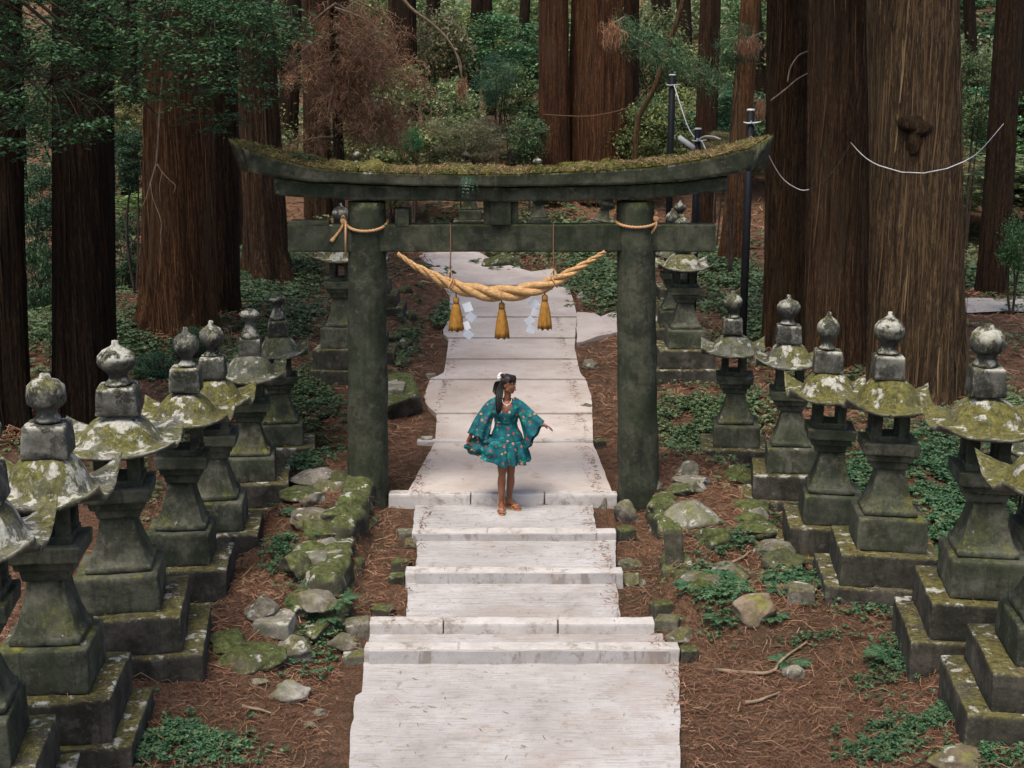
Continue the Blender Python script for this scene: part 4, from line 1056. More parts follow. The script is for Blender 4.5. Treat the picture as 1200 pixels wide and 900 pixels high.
def bark_trunk(name, x100, xb, yb, w, Y, flare, parent_label, seed, tint=(1, 1, 1), H=15.0, n=150, crown=True, group='tall cedar trunks', cat='tree', kinds='cedar_tree', rough=1.0, top=None, crown_r=1.0):
    # world X at the two heights
    zb = None
    t0 = Y / ray(600, yb)[1]; X0 = (xb - 600) / F * t0; z0 = G(X0, Y) - .12
    pt = atY(x100, 100, Y); r0 = w / 2 * (Y / ray(600, 180)[1]) / F
    root = empty(kinds, (X0, Y, z0), parent_label, cat, group)
    dxdz = (pt.x - X0) / max(1.0, pt.z - z0)
    mb = MB(); rings = []; zz = np.concatenate([np.linspace(0, 1.6, 26), np.linspace(1.75, 7.5, 40), np.linspace(8, H, 12)])
    ph = np.arange(n) * 2 * PI / n; sd = seed * 13.7
    # ridges of the bark: angular noise that drifts slowly with height
    lob = 1 + .05 * np.cos(3 * ph + seed) + .035 * np.cos(5 * ph + seed * 2.3)
    V = []
    for z in zz:
        R = r0 * (1 - .022 * z) if z < 9 else r0 * (.802 - .06 * (z - 9)); R = max(R, r0 * .25)
        fl = flare * math.exp(-z / .45) + .12 * flare * math.exp(-z / 1.6)
        but = .55 + .45 * np.cos(5 * ph + seed * 1.7) + .35 * vnoise(ph * 2.5, ph * 0 + z * .2, seed)
        k = n / 2 / PI
        ridge = 1.7 * vnoise(ph * 9 + 40, z * .35 + ph * 0, seed + 3) * .055 + np.abs(vnoise(ph * 22 + 9, z * .5 + ph * 0, seed + 7)) * -.05 + vnoise(ph * 45, z * 1.2 + ph * 0, seed + 5) * .022
        # close the seam of the angular noise
        s = np.clip((ph - 5.9) / (2 * PI - 5.9), 0, 1); ridge = ridge * (1 - s) + s * ridge[0]
        dd = r0 * ridge * rough * (1 + .8 * math.exp(-z / .6))
        rr = R * lob + r0 * fl * but + dd
        V.append(np.stack([rr * np.cos(ph) + dxdz * z, rr * np.sin(ph), np.full(n, z)], 1))
    V = np.concatenate(V); m = len(zz); ii = np.arange(m * n).reshape(m, n); nx_ = np.roll(ii, -1, 1)
    Fq = np.stack([ii[:-1], nx_[:-1], nx_[1:], ii[1:]], -1).reshape(-1, 4)
    o = npmesh('trunk', V, Fq, MT['bark'], root, True); o.color = (*tint, 1)
    if n >= 110:
        # bark lifting off in long fibrous ribbons
        q = np.random.default_rng(seed + 900); m_ = int(50 + 420 * r0); hz = q.uniform(.05, 6.5, m_); an = q.uniform(PI, 2 * PI, m_); ii_ = np.clip(np.searchsorted(zz, hz), 0, len(zz) - 1)
        Vr = V.reshape(len(zz), n, 3); k_ = (an / (2 * PI) * n).astype(int) % n; ps = Vr[ii_, k_]
        out = np.stack([np.cos(an), np.sin(an), an * 0], 1); pc = ps + out * q.uniform(.0, .018, (m_, 1)); pc[:, 2] = hz
        Lr = q.uniform(.25, 1.3, m_); wr = q.uniform(.006, .026, m_) * (.6 + r0); tg = np.stack([-np.sin(an), np.cos(an), an * 0], 1); dr = unit(np.array([0, 0, 1.]) + tg * q.normal(0, .035, (m_, 1)))
        lift = out * (q.random((m_, 1)) ** 3 * .07); a_ = pc - dr * Lr[:, None] / 2; c_ = pc + dr * Lr[:, None] / 2; W_ = tg * wr[:, None] / 2
        low = q.random((m_, 1)) < .7
        a_ = a_ + lift * low; c_ = c_ + lift * ~low
        Vp = np.stack([a_ - W_ * .4, a_ + W_ * .4, pc - W_, pc + W_, c_ - W_ * .5, c_ + W_ * .5], 1).reshape(-1, 3); o_ = (np.arange(m_) * 6)[:, None]
        bp = npmesh('peeling_bark', Vp, np.concatenate([o_ + [0, 1, 3, 2], o_ + [2, 3, 5, 4]], 1).reshape(-1, 4), MT['bark_strip'], root); bp.color = tuple(min(2.5, t_ * 1.0) for t_ in tint) + (1,)
    global CANOPY
    if crown:
        if CANOPY is None:
            Vc, Fc = clumpy(1900, 2.9, 2.9, 4.2, 50, .62, .42, .26, .5, 3, .45); CANOPY = npmesh('crown', Vc, Fc, MT['canopy'], root)
            c = CANOPY
        else:
            c = CANOPY.copy(); C.objects.link(c); c.parent = root
        c.location = (dxdz * 13, 0, 13.2); c.rotation_euler = (0, 0, seed * 2.1); c.scale = (crown_r,) * 2 + (1,)
    return root, r0
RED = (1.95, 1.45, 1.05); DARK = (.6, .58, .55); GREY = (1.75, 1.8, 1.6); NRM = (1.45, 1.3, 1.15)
TREES = [
 (-4, 6, 500, 60, 17.0, .25, 'dark cedar trunk cut by the left edge of the photo', DARK, 150),
 (98, 99, 488, 75, 17.6, .26, 'very dark straight cedar trunk behind the left lantern row', (.45, .42, .4), 150),
 (209, 207, 398, 81, 22.0, .6, 'broad red-brown cedar with flared foot, behind the left lanterns', RED, 170),
 (260, 262, 372, 38, 23.6, .3, 'narrow dark cedar trunk close against the broad red-brown one', (.7, .6, .5), 110),
 (301, 314, 316, 50, 28.0, .62, 'cedar with splintered buttressed foot just left of the gate', NRM, 130),
 (281, 283, 300, 26, 31.0, .2, 'slim shadowed cedar behind the buttressed one left of the gate', DARK, 80),
 (370, 373, 262, 33, 38.0, .15, 'brown cedar trunk whose foot shows over the left end of the tie beam', (.85, .75, .65), 90),
 (472, 473, 240, 36, 42.0, .15, 'dark cedar behind the dead brown boughs', DARK, 80),
 (650, 651, 238, 37, 39.6, .12, 'left stem of the huge red cedar cluster above the lintel', (1.25, .88, .7), 100),
 (706, 705, 238, 78, 40.0, .12, 'thickest red cedar stem of the cluster above the lintel', (1.45, 1.05, .85), 170),
 (736, 734, 240, 26, 41.5, .12, 'rear stem at the right of the red cedar cluster', (.8, .6, .5), 80),
 (829, 824, 250, 27, 38.0, .15, 'slim brown cedar above the right part of the lintel', (.8, .65, .55), 80),
 (872, 856, 300, 26, 32.5, .5, 'leaning orange-brown cedar behind the black pole right of the gate', (2.0, 1.5, 1.1), 90),
 (922, 921, 398, 54, 22.2, .28, 'dark slim cedar nearest the right end of the lintel', (1.0, .9, .72), 130),
 (983, 982, 425, 74, 20.8, .24, 'smooth brown cedar, second of the big trunks at the right', NRM, 150),
 (1074, 1078, 458, 113, 18.9, .24, 'widest grey-brown cedar trunk with a knot hole, at the right', GREY, 200),
 (1178, 1165, 318, 35, 27.5, .25, 'slender leaning cedar by the gravel track at the right edge', (.75, .68, .58), 90),
]
TR = {}
for i, (a, b_, yb, w, Y, fl, lab, tint, n) in enumerate(TREES):
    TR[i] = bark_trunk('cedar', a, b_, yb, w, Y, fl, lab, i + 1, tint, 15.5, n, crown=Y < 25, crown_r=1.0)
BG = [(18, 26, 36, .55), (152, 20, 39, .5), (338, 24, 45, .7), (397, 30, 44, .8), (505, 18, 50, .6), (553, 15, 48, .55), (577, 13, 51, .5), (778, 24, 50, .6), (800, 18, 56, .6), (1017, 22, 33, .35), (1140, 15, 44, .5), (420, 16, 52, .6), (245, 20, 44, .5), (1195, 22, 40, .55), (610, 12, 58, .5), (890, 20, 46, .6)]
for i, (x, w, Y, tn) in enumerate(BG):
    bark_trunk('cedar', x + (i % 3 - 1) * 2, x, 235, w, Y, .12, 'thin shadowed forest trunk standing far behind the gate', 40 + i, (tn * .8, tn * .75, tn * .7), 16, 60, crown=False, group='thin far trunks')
# knot on the widest trunk
root, r0 = TR[15]
k = atY(1077, 150, 18.9 - r0 * 1.0) - root.location
b = MB()
for (dx, dz, rx, rz_) in ((-.06, .05, .20, .10), (.08, -.02, .15, .13), (-.02, -.16, .10, .20)): b.ellipsoid(k + Vector((dx, .135, dz)), (rx, .105, rz_), 26, 16)
b.v = [tuple(Vector(p) + mnoise.noise_vector(Vector(p) * 6) * .045 + mnoise.noise_vector(Vector(p) * 18) * .015) for p in b.v]; o = b.build('knot_hollow', MT['bark'], root); o.color = (.75, .66, .52, 1)

# ------------------------------------------------------------------ undergrowth and young trees behind the gate
SH = {}
def proto(key):
    kind, mat, seed = key
    if key not in SH:
        if kind == 'bush': V, Fq = clumpy(5200, 1.6, 1.5, 1.25, 60, .30, .17, .085, .55, seed, .35)
        elif kind == 'tall': V, Fq = clumpy(6500, 1.5, 1.5, 2.6, 75, .36, .19, .095, .4, seed, .3)
        elif kind == 'feather': V, Fq = clumpy(7000, 1.7, 1.5, 1.6, 55, .36, .26, .018, .45, seed, .3, 'strip')
        me = npmesh('foliage', V, Fq, MT[mat]); SH[key] = me.data; bpy.data.objects.remove(me)
    return SH[key]
def bush(x, y, Y, wpx, hpx, kind, mat, seed, lab, name='shrub', group=None, tint=(1, 1, 1), stem=True):
    """foliage centred on (x, y) of the photograph at distance Y; the stems reach the ground"""
    p = atY(x, y, Y); t = Y / ray(x, y)[1]; s = F / t
    gz = G(p.x, Y); base = Vector((p.x, Y, gz)); hw = wpx / 2 / s; hh = hpx / 2 / s
    root = empty(name, base, lab, 'shrub' if name == 'shrub' else 'tree', group)
    me = proto((kind, mat, seed)); o = bpy.data.objects.new('foliage' if name == 'shrub' else 'crown', me); C.objects.link(o); o.parent = root
    dim = {'bush': (1.9, 1.5), 'tall': (1.85, 2.9), 'feather': (2.0, 1.9)}[kind]
    o.location = (0, 0, p.z - gz); o.scale = (hw / dim[0], hw / dim[0], hh / dim[1]); o.rotation_euler = (0, 0, seed * 1.9 + x * .37); o.color = (*tint, 1)
    if stem:
        b = MB(); r = random.Random(int(x * 7 + y)); hz = max(.3, p.z - gz)
        for k in range(3):
            b.tube(resample([(0, 0, -.15), (r.uniform(-.15, .15), r.uniform(-.1, .1), hz * .5), (r.uniform(-.6, .6) * hw, r.uniform(-.5, .5) * hw, hz + hh * .3)], 8), [.028, .026, .024, .02, .018, .014, .01, .006], 6)
        b.build('stem' if name == 'shrub' else 'trunk', MT['limb'], root)
    return root
# near, nameable ones: x, y, Y, width, height px
N_ = [
 (580, 92, 40, 62, 70, 'feather', 'leaf_dark', 1, 'dark bushy young conifer in the gap left of the red cedar cluster', 'young_tree', (1.1, 1.2, 1.25)),
 (562, 48, 58, 60, 90, 'tall', 'leaf_mid', 3, 'yellow-green leaves brightened by tint as if backlit, in the gap between two thin far trunks', 'shrub', (1.9, 1.8, 1.0)),  # backlight put into the tint, brighter than the leaves' own green
 (598, 108, 43, 80, 70, 'bush', 'leaf_mid', 3, 'leafy green bush just behind the dark young conifer', 'shrub', (1.1, 1.15, 1)),
 (520, 120, 43, 80, 70, 'bush', 'leaf_mid', 1, 'green bush between the dead boughs and the young conifer', 'shrub', (1, 1.1, .95)),
 (545, 165, 37, 110, 70, 'feather', 'leaf_pale', 2, 'pale dry grassy thicket just above the middle of the lintel', 'shrub', (1, .95, .9)),
 (620, 160, 38.5, 60, 60, 'bush', 'leaf_mid', 2, 'grey-green low bush at the left foot of the red cedar cluster', 'shrub', (.9, 1, .95)),
 (482, 165, 36, 34, 34, 'bush', 'leaf_dark', 3, 'broad-leaved bright green sapling against the dark trunk', 'shrub', (1.2, 2.0, 1.4)),
 (530, 55, 47, 90, 90, 'tall', 'leaf_mid', 1, 'yellow-green bush under the arching bare branch', 'shrub', (1.2, 1.2, .8)),
 (765, 150, 40, 70, 90, 'bush', 'leaf_mid', 4, 'green bush right of the red cedar cluster', 'shrub', (.85, 1.05, .95)),
 (845, 130, 42, 60, 80, 'bush', 'leaf_mid', 5, 'leafy bush between the slim brown cedar and the leaning one', 'shrub', (.8, 1.0, .85)),
 (842, 168, 34, 50, 34, 'feather', 'leaf_pale', 4, 'tan dry thicket behind the right arm of the lintel', 'shrub', (1.15, 1, .8)),
 (1145, 110, 34, 60, 130, 'tall', 'leaf_mid', 2, 'tall grey-green shrub between the widest cedar and the slender one', 'shrub', (.9, .9, .8)),
 (1192, 290, 25.0, 50, 80, 'bush', 'leaf_mid', 5, 'bright green shrub at the right edge above the gravel track', 'shrub', (.8, 1.2, .9)),
 (1195, 560, 13.2, 34, 70, 'bush', 'leaf_pale', 6, 'small pale-leaved shrub at the right edge beside the yellow-green lantern', 'shrub', (.75, .85, .75)),
 (148, 300, 26, 60, 130, 'tall', 'leaf_dark', 1, 'dark undergrowth bush low between the dark trunk and the broad red one', 'shrub', (1.0, 1.0, .85)),
 (44, 330, 23, 60, 130, 'bush', 'leaf_dark', 2, 'dark undergrowth bush low between the two darkest trunks', 'shrub', (1.1, 1.1, .9)),
 (258, 250, 34, 60, 90, 'tall', 'leaf_mid', 1, 'grey-green bush in the sliver between the broad red cedar and the buttressed one', 'shrub', (.6, .7, .6)),
 (150, 185, 25, 60, 100, 'tall', 'leaf_dark', 2, 'dark shrub filling the gap between the dark trunk and the broad red one', 'shrub', (1.3, 1.2, 1.1)),
 (45, 240, 24, 60, 110, 'tall', 'leaf_dark', 4, 'dark shrub between the two darkest trunks at the left', 'shrub', (1.2, 1.2, 1.1)),
 (180, 432, 19.5, 60, 50, 'bush', 'leaf_dark', 5, 'small dark bush at the foot of the broad red-brown cedar', 'shrub', (1.2, 1.3, 1.2)),
 (226, 402, 20.5, 60, 40, 'bush', 'leaf_dark', 6, 'low dark bush just right of the broad red-brown cedar foot', 'shrub', (1.3, 1.3, 1.2)),
 (865, 55, 30, 60, 60, 'feather', 'leaf_dark', 3, 'dark drooping cedar spray above the right end of the lintel', 'young_tree', (1.2, 1.1, .9)),
]
for (x, y, Y, w, h, kd, mt, sd, lab, nm, tint) in N_:
    bush(x, y, Y, w, h, kd, mt, sd, lab, nm, None, tint)
# the rows of undergrowth that close the view
r = random.Random(21)
LB = ['mid-green forest undergrowth bush far behind the gate', 'dark green forest undergrowth bush far behind the gate', 'pale dry forest undergrowth bush far behind the gate', 'tall slender-leaved young tree deep in the forest']
for row, (Y, y0, sp, hp_) in enumerate(((44, 205, 92, 75), (49, 150, 100, 90), (55, 95, 105, 95), (62, 45, 105, 100), (70, 5, 100, 95), (36, 232, 150, 40), (39.5, 150, 78, 90), (46, 60, 84, 100))):
    x = -120 + row * 31
    while x < 1320:
        q = r.random(); xx = x + r.uniform(-25, 25); yy = y0 + r.uniform(-22, 22)
        if row == 5 and (330 < xx < 960): x += sp; continue
        if row == 6 and 600 < xx < 750: x += sp; continue
        if row == 0 and 480 < xx < 860: yy = min(yy, 190)
        big = r.uniform(.85, 1.35)
        k_ = r.uniform(1.1, 2.0); tint = (k_ * r.uniform(.85, 1.2), k_, k_ * r.uniform(.7, 1.0))
        if q < .52: bush(xx, yy, Y + r.uniform(-2, 2), sp * 1.25 * big, hp_ * big, 'bush', 'leaf_mid', r.randint(1, 6), LB[0], 'shrub', 'mid-green undergrowth', tint)
        elif q < .68: bush(xx, yy, Y + r.uniform(-2, 2), sp * 1.2 * big, hp_ * 1.1 * big, 'tall', 'leaf_dark', r.randint(1, 4), LB[1], 'shrub', 'dark undergrowth', tuple(t * 1.3 for t in tint))
        elif q < .84: bush(xx, yy, Y + r.uniform(-2, 2), sp * 1.1 * big, hp_ * .9 * big, 'bush', 'leaf_pale', r.randint(1, 6), LB[2], 'shrub', 'pale undergrowth', tint)
        else: bush(xx, yy - 15, Y + r.uniform(-2, 2), sp * 1.2 * big, hp_ * 1.6 * big, 'tall', 'leaf_mid', r.randint(1, 4), LB[3], 'young_tree', 'young forest trees', tint)
        x += sp
# a wood beyond: one mass
Vs = []; Fs = []; o = 0; rg = np.random.default_rng(4)
for k in range(150):
    X = rg.uniform(-75, 75); Y = rg.uniform(80, 104); V, Fq = (clumpy(420, 3.2, 2.5, 4.5, 22, .8, .7, .42, .5, k, .3)); V = V + np.array([X, Y, G(X, Y) + rg.uniform(2, 8)]); Vs.append(V); Fs.append(Fq + o); o += len(V)
fo = npmesh('forest', np.concatenate(Vs), np.concatenate(Fs), MT['leaf_mid']); tag(fo, 'dense green wood closing the view behind everything', kind='stuff')

# ------------------------------------------------------------------ leafy tree reaching in from the left
lt = empty('leafy_tree', (-7.6, 15.2, G(-7.6, 15.2)), 'dark small-leaved tree whose boughs hang across the top left trunks', 'tree')
l0 = lt.location.copy(); b = MB()
b.tube(resample([(0, 0, -.2), (.1, .1, 2), (.4, -.1, 4), (.9, -.2, 6.2)], 14), list(np.linspace(.17, .06, 14)), 10); b.build('trunk', MT['limb'], lt)
rr = random.Random(9); limbs = MB(); PL = []; DL = []
ends = [(40, 20), (110, 35), (180, 20), (250, 25), (320, 40), (60, 95), (140, 110), (225, 95), (300, 95), (20, 140), (340, 10), (200, 150), (100, 160)]
LIMB = []
for (x, y) in ends:
    e = atY(x, y, rr.uniform(14.0, 16.0)) - l0; s = Vector((.4 + rr.uniform(0, .5), -.1, rr.uniform(4.4, 6.2)))
    pts = resample([s, s.lerp(e, .5) + Vector((0, 0, .55)), e], 16); LIMB.append(pts); limbs.tube(pts, list(np.linspace(.04, .007, 16)), 6)
def spray(c, R, n):
    for _ in range(n):
        a = rr.uniform(0, 2 * PI); q = R * rr.random() ** .6
        PL.append((c.x + q * math.cos(a), c.y + q * math.sin(a), c.z - .22 * q * q / R + rr.gauss(0, .02))); DL.append((math.cos(a) + rr.gauss(0, .5), math.sin(a) + rr.gauss(0, .5), rr.gauss(-.12, .12)))
def infoliage(x, y):
    lim = np.interp(x, [-40, 0, 60, 95, 130, 175, 215, 250, 290, 330, 350], [190, 185, 195, 185, 150, 120, 130, 165, 155, 120, 40])
    return y < lim - 6 and rr.random() < (.95 if y < lim * .55 else .5)
cnt = 0
while cnt < 540:
    x, y = rr.uniform(-40, 352), rr.uniform(-40, 200)
    if not infoliage(x, y): continue
    cnt += 1; c = atY(x, y, rr.uniform(13.6, 16.4)) - l0; spray(c, rr.uniform(.14, .34), rr.randint(24, 46))
    L = min(LIMB, key=lambda p: min((q - c).length for q in p)); q = min(L, key=lambda q: (q - c).length)
    if (q - c).length < 1.5: limbs.tube(resample([q, q.lerp(c, .6) + Vector((0, 0, .08)), c], 6), [.006, .005, .0045, .004, .003, .002], 4)
limbs.build('limb', MT['limb'], lt)
V, Fq = leaves(np.array(PL), unit(np.array(DL)), RNG.uniform(.045, .085, len(PL)), RNG.uniform(.026, .042, len(PL)), .15, roll=.3)
o = npmesh('crown', V, Fq, MT['leaf_dark'], lt); o.color = (1.1, 1.12, .9, 1)
# dead bough hanging from it
b = MB(); Q = lambda pts, r0, r1, Y=14.6: b.tube(resample([atY(x, y, Y) - l0 for x, y in pts], 14), list(np.linspace(r0, r1, 14)), 6)
Q([(190, 90), (187, 130), (185, 165), (183, 192)], .012, .009); Q([(183, 192), (177, 212), (171, 232), (166, 243)], .009, .003); Q([(184, 192), (191, 203), (200, 212), (206, 218), (203, 226)], .008, .003)
Q([(176, 214), (179, 232), (186, 250), (189, 262), (188, 280), (190, 294)], .007, .003); Q([(190, 202), (187, 218), (188, 236)], .005, .002)
b.build('dead_bough', MT['twig'], lt)

# ------------------------------------------------------------------ dead brown cedar boughs, arching branch, leaning stem
dc = empty('dead_cedar', (atY(392, 100, 30).x, 30, G(atY(392, 100, 30).x, 30)), 'withered rust-brown cedar with drooping dead boughs, left of centre above the lintel', 'tree')
d0 = dc.location.copy(); b = MB(); tw = MB(); Pn = []; Dn = []
b.tube(resample([(0, 0, -.2), (.05, 0, 2.5), (0, .1, 5), (.1, 0, 7.5), (.2, 0, 9)], 16), list(np.linspace(.14, .06, 16)), 10); b.build('trunk', MT['bark'], dc)
rb_ = random.Random(17)
for k in range(44):
    x, y = rb_.gauss(428, 48), rb_.gauss(105, 45)
    x = min(max(x, 330), 508); y = min(max(y, 0), 178)
    e = atY(x, y, 30 + rb_.uniform(-1.6, 1.6)) - d0; s = Vector((.05, 0, e.z + rb_.uniform(.2, 1.0)))
    pts = resample([s, s.lerp(e, .55) + Vector((0, 0, .12)), e], 10); tw.tube(pts, list(np.linspace(.03, .006, 10)), 5)
    for i in range(3, 10):
        for _ in range(7):
            d = Vector((rb_.gauss(0, 1), rb_.gauss(0, 1), rb_.gauss(-.7, .6))).normalized(); L = rb_.uniform(.12, .5); p = pts[i] + Vector((rb_.gauss(0, .12), rb_.gauss(0, .12), rb_.gauss(0, .1)))
            tw.tube([p, p + d * L * .5 + Vector((0, 0, -.03)), p + d * L + Vector((0, 0, -.12 * L))], [.006, .005, .002], 3)
            for _ in range(8):
                Pn.append(tuple(p + d * L * rb_.random() + Vector((rb_.gauss(0, .05), rb_.gauss(0, .05), rb_.gauss(-.03, .05))))); Dn.append((rb_.gauss(d.x, .6), rb_.gauss(d.y, .6), rb_.gauss(-.5, .5)))
tw.build('dead_twigs', MT['twig'], dc)
V, Fq = strips(np.array(Pn), unit(np.array(Dn)), RNG.uniform(.08, .24, len(Pn)), RNG.uniform(.006, .015, len(Pn)), .3); o = npmesh('dead_needles', V, Fq, MT['needle_brown'], dc)
ab = empty('bare_branch', atY(470, -10, 31), 'long bare yellowish branch arching down from the top, left of the young conifer', 'branch'); a0 = ab.location.copy(); b = MB()
Q2 = lambda pts, r0, r1, Y=31: b.tube(resample([atY(x, y, Y) - a0 for x, y in pts], 22), list(np.linspace(r0, r1, 22)), 7)
Q2([(455, -25), (480, 8), (505, 27), (522, 43), (534, 62), (541, 90), (543, 112)], .045, .012); Q2([(534, 62), (540, 75), (541, 95)], .02, .012); b.build('bough', MT['twig'], ab)
P = []; D = []
for k in range(240): P.append(tuple(atY(541 + random.gauss(0, 3), 105 + random.gauss(0, 6), 31) - a0)); D.append((random.gauss(0, .3), random.gauss(0, .3), -1))
V, Fq = strips(np.array(P), unit(np.array(D)), RNG.uniform(.06, .16, len(P)), .012, .2); npmesh('dead_tip', V, Fq, MT['needle_brown'], ab)
X_ = atY(742, 165, 36.5); ls = empty('leaning_stem', (X_.x, 36.5, G(X_.x, 36.5)), 'thin crooked stem leaning right, behind the pole with the white collar', 'tree'); s0 = ls.location.copy(); b = MB()
b.tube(resample([(0, 0, -.2)] + [atY(x, y, 36.5) - s0 for x, y in ((746, 155), (752, 130), (766, 105), (779, 68), (786, 45), (795, 20), (806, -20), (815, -60))], 30), list(np.linspace(.085, .06, 30)), 8)
b.tube(resample([atY(x, y, 36.3) - s0 for x, y in ((748, 118), (758, 105), (770, 95))], 8), list(np.linspace(.04, .015, 8)), 6); b.build('stem', MT['bark'], ls).color = (1.8, 1.6, 1.3, 1)
bl = empty('broken_bough', atY(790, 70, 30), 'pale broken cedar bough with green needles hanging above the lintel, right of the cluster', 'branch'); q0 = bl.location.copy(); b = MB()
b.tube(resample([atY(x, y, 30) - q0 for x, y in ((725, 35), (745, 45), (770, 60), (795, 71), (815, 82), (838, 93))], 14), list(np.linspace(.04, .012, 14)), 6); b.build('bough', MT['twig'], bl)
P = []; D = []
for k in range(2600):
    t = random.random(); x = 722 + 125 * t + random.gauss(0, 9); y = 30 + 66 * t + random.gauss(3, 11); P.append(tuple(atY(x, y, 30 + random.gauss(0, .5)) - q0)); D.append((random.gauss(.3, .6), random.gauss(0, .6), random.gauss(-.5, .4)))
V, Fq = strips(np.array(P), unit(np.array(D)), RNG.uniform(.08, .22, len(P)), .014, .2); o = npmesh('needles', V, Fq, MT['leaf_dark'], bl); o.color = (1.5, 1.35, 1.0, 1)
for (x, y, sx, sy, n, lab) in ((718, 42, 10, 14, 500, 'small hanging bunch of rust-brown needles on the red cedar cluster'), (878, 55, 12, 10, 450, 'rust-brown dead spray at the top of the orange-brown leaning cedar'), (891, 128, 6, 9, 260, 'little rust-brown tuft beside the dark slim cedar, above the lintel end')):
    o_ = empty('dead_spray', atY(x, y - sy, 27), lab, 'branch'); z0 = o_.location.copy(); P = []; D = []
    for k in range(n): P.append(tuple(atY(random.gauss(x, sx * .5), random.gauss(y, sy * .5), 27 + random.gauss(0, .12)) - z0)); D.append((random.gauss(0, .35), random.gauss(0, .35), -1))
    V, Fq = strips(np.array(P), unit(np.array(D)), RNG.uniform(.08, .2, n), .013, .2); npmesh('needles', V, Fq, MT['needle_brown'], o_)
    b = MB(); b.tube([atY(x + 14, y - sy * 1.6, 27.3) - z0, Vector((0, 0, 0)), atY(x - 4, y + sy * .5, 27) - z0], [.02, .014, .005], 5); b.build('twig', MT['twig'], o_)

# ------------------------------------------------------------------ poles and lines
def pole(x, ytop, Y, w, lab, collar, cw=5):
    t = Y / ray(x, ytop)[1]; top = atY(x, ytop, Y); g = G(top.x, Y); r = w / 2 * t / F
    root = empty('black_pole', (top.x, Y, g), lab, 'pole', 'black steel poles'); h = top.z - g
    b = MB(); b.tube([(0, 0, -.2), (0, 0, h * .5), (0, 0, h - .02)], r, 14); b.build('post', MT['pole'], root)
    b = MB(); b.lathe([(.001, h - .012), (r * 1.05, h - .012), (r * 1.05, h + .008), (r * .8, h + .018), (.001, h + .02)], 14); b.build('cap', MT['white'], root)
    z = atY(x, collar, Y).z - g; b = MB(); b.tube([(-r * 1.9, -r * 1.1, z), (-r, -r * 1.15, z - .015), (r, -r * 1.15, z - .01), (r * 2.4, -r * 1.1, z + .005)], [.010, .013, .013, .010], 6); b.build('clamp', MT['white'], root)
    return root
pole(788, 88, 28.0, 8, 'black pole with white cap standing behind the lintel, by the crooked stem', 99)
pole(880, 129, 19.6, 9.5, 'black pole behind the right end of the lintel, its foot between two lanterns', 143)
pc = pole(818, 151, 24.0, 8, 'short black pole with a white lamp tube, half hidden by the lintel', 164)
p0 = pc.location.copy(); b = MB(); b.tube([atY(x, y, 23.8) - p0 for x, y in ((795, 160.5), (796, 161), (812.5, 173), (814, 174))], [.02, .045, .045, .02], 10); b.build('lamp_tube', MT['white'], pc)
def line(pts, name, lab, r, mat, n=40):
    w = [atY(x, y, Y) for x, y, Y in pts]; o = w[0].copy(); root = None
    b = MB(); b.tube(resample([p - o for p in w], n), r, 6); ob = b.build(name, mat); ob.location = o; tag(ob, lab, 'wire'); return ob
line([(790, 100, 27.9), (797, 122, 27), (806, 148, 25.2), (815, 162, 24), (822, 165, 23.9), (828, 178, 23.2), (831, 186, 22.8)], 'white_wire', 'thin white wire slung from the tall pole down to the lamp pole', .012, MT['white'])
line([(818, 164, 23.9), (826, 160, 23.5), (836, 160, 23.2), (844, 163, 23)], 'white_wire', 'short white wire end curling right from the lamp pole', .014, MT['white'])
line([(880, 142, 19.5), (886, 150, 19.6), (890, 160, 19.8), (897, 173, 20.0), (907, 194, 20.2), (920, 212, 20.3), (938, 222.5, 20.3), (948, 222, 20.2)], 'white_line', 'white rope line sagging from the pole behind the lintel end across the dark slim cedar', .0065, MT['white'])
line([(948, 222, 20.2), (958, 218, 20.1), (970, 208, 20.1), (984, 190, 20.1), (997, 168, 20.2)], 'dark_line', 'dark-coloured stretch of the white rope line, its shade painted in, rising over the smooth brown cedar to its hook', .006, MT['limb'])  # same rope as the white line; the shade on it is put into its colour
line([(997, 167, 20.1), (1012, 183, 19.0), (1030, 194, 18.1), (1055, 201.5, 17.9), (1080, 203, 18.0), (1105, 199, 18.0), (1134, 187, 18.3), (1152, 173, 22), (1176, 145, 27.2)], 'white_line', 'white rope line sagging across the widest cedar to the slender one', .0065, MT['white'])
line([(637, 134, 39.0), (660, 135.5, 38.4), (690, 136, 38.3), (720, 131, 38.6), (742, 124, 39.4)], 'dark_line', 'thin dark wire strung across the red cedar cluster', .012, MT['darkcord'])
for pts, lab in (([(946, 60, 22), (935, 66, 21.4), (926, 80, 21.2), (923, 96, 21.1)], 'forked bare twig on the dark slim cedar, upper one'), ([(948, 85, 22), (934, 93, 21.4), (920, 105, 21.2), (903, 118, 21.2)], 'bare twig on the dark slim cedar, lower one')):
    o = line(pts, 'bare_twig', lab, .012, MT['twig'], 14); o['category'] = 'twig'

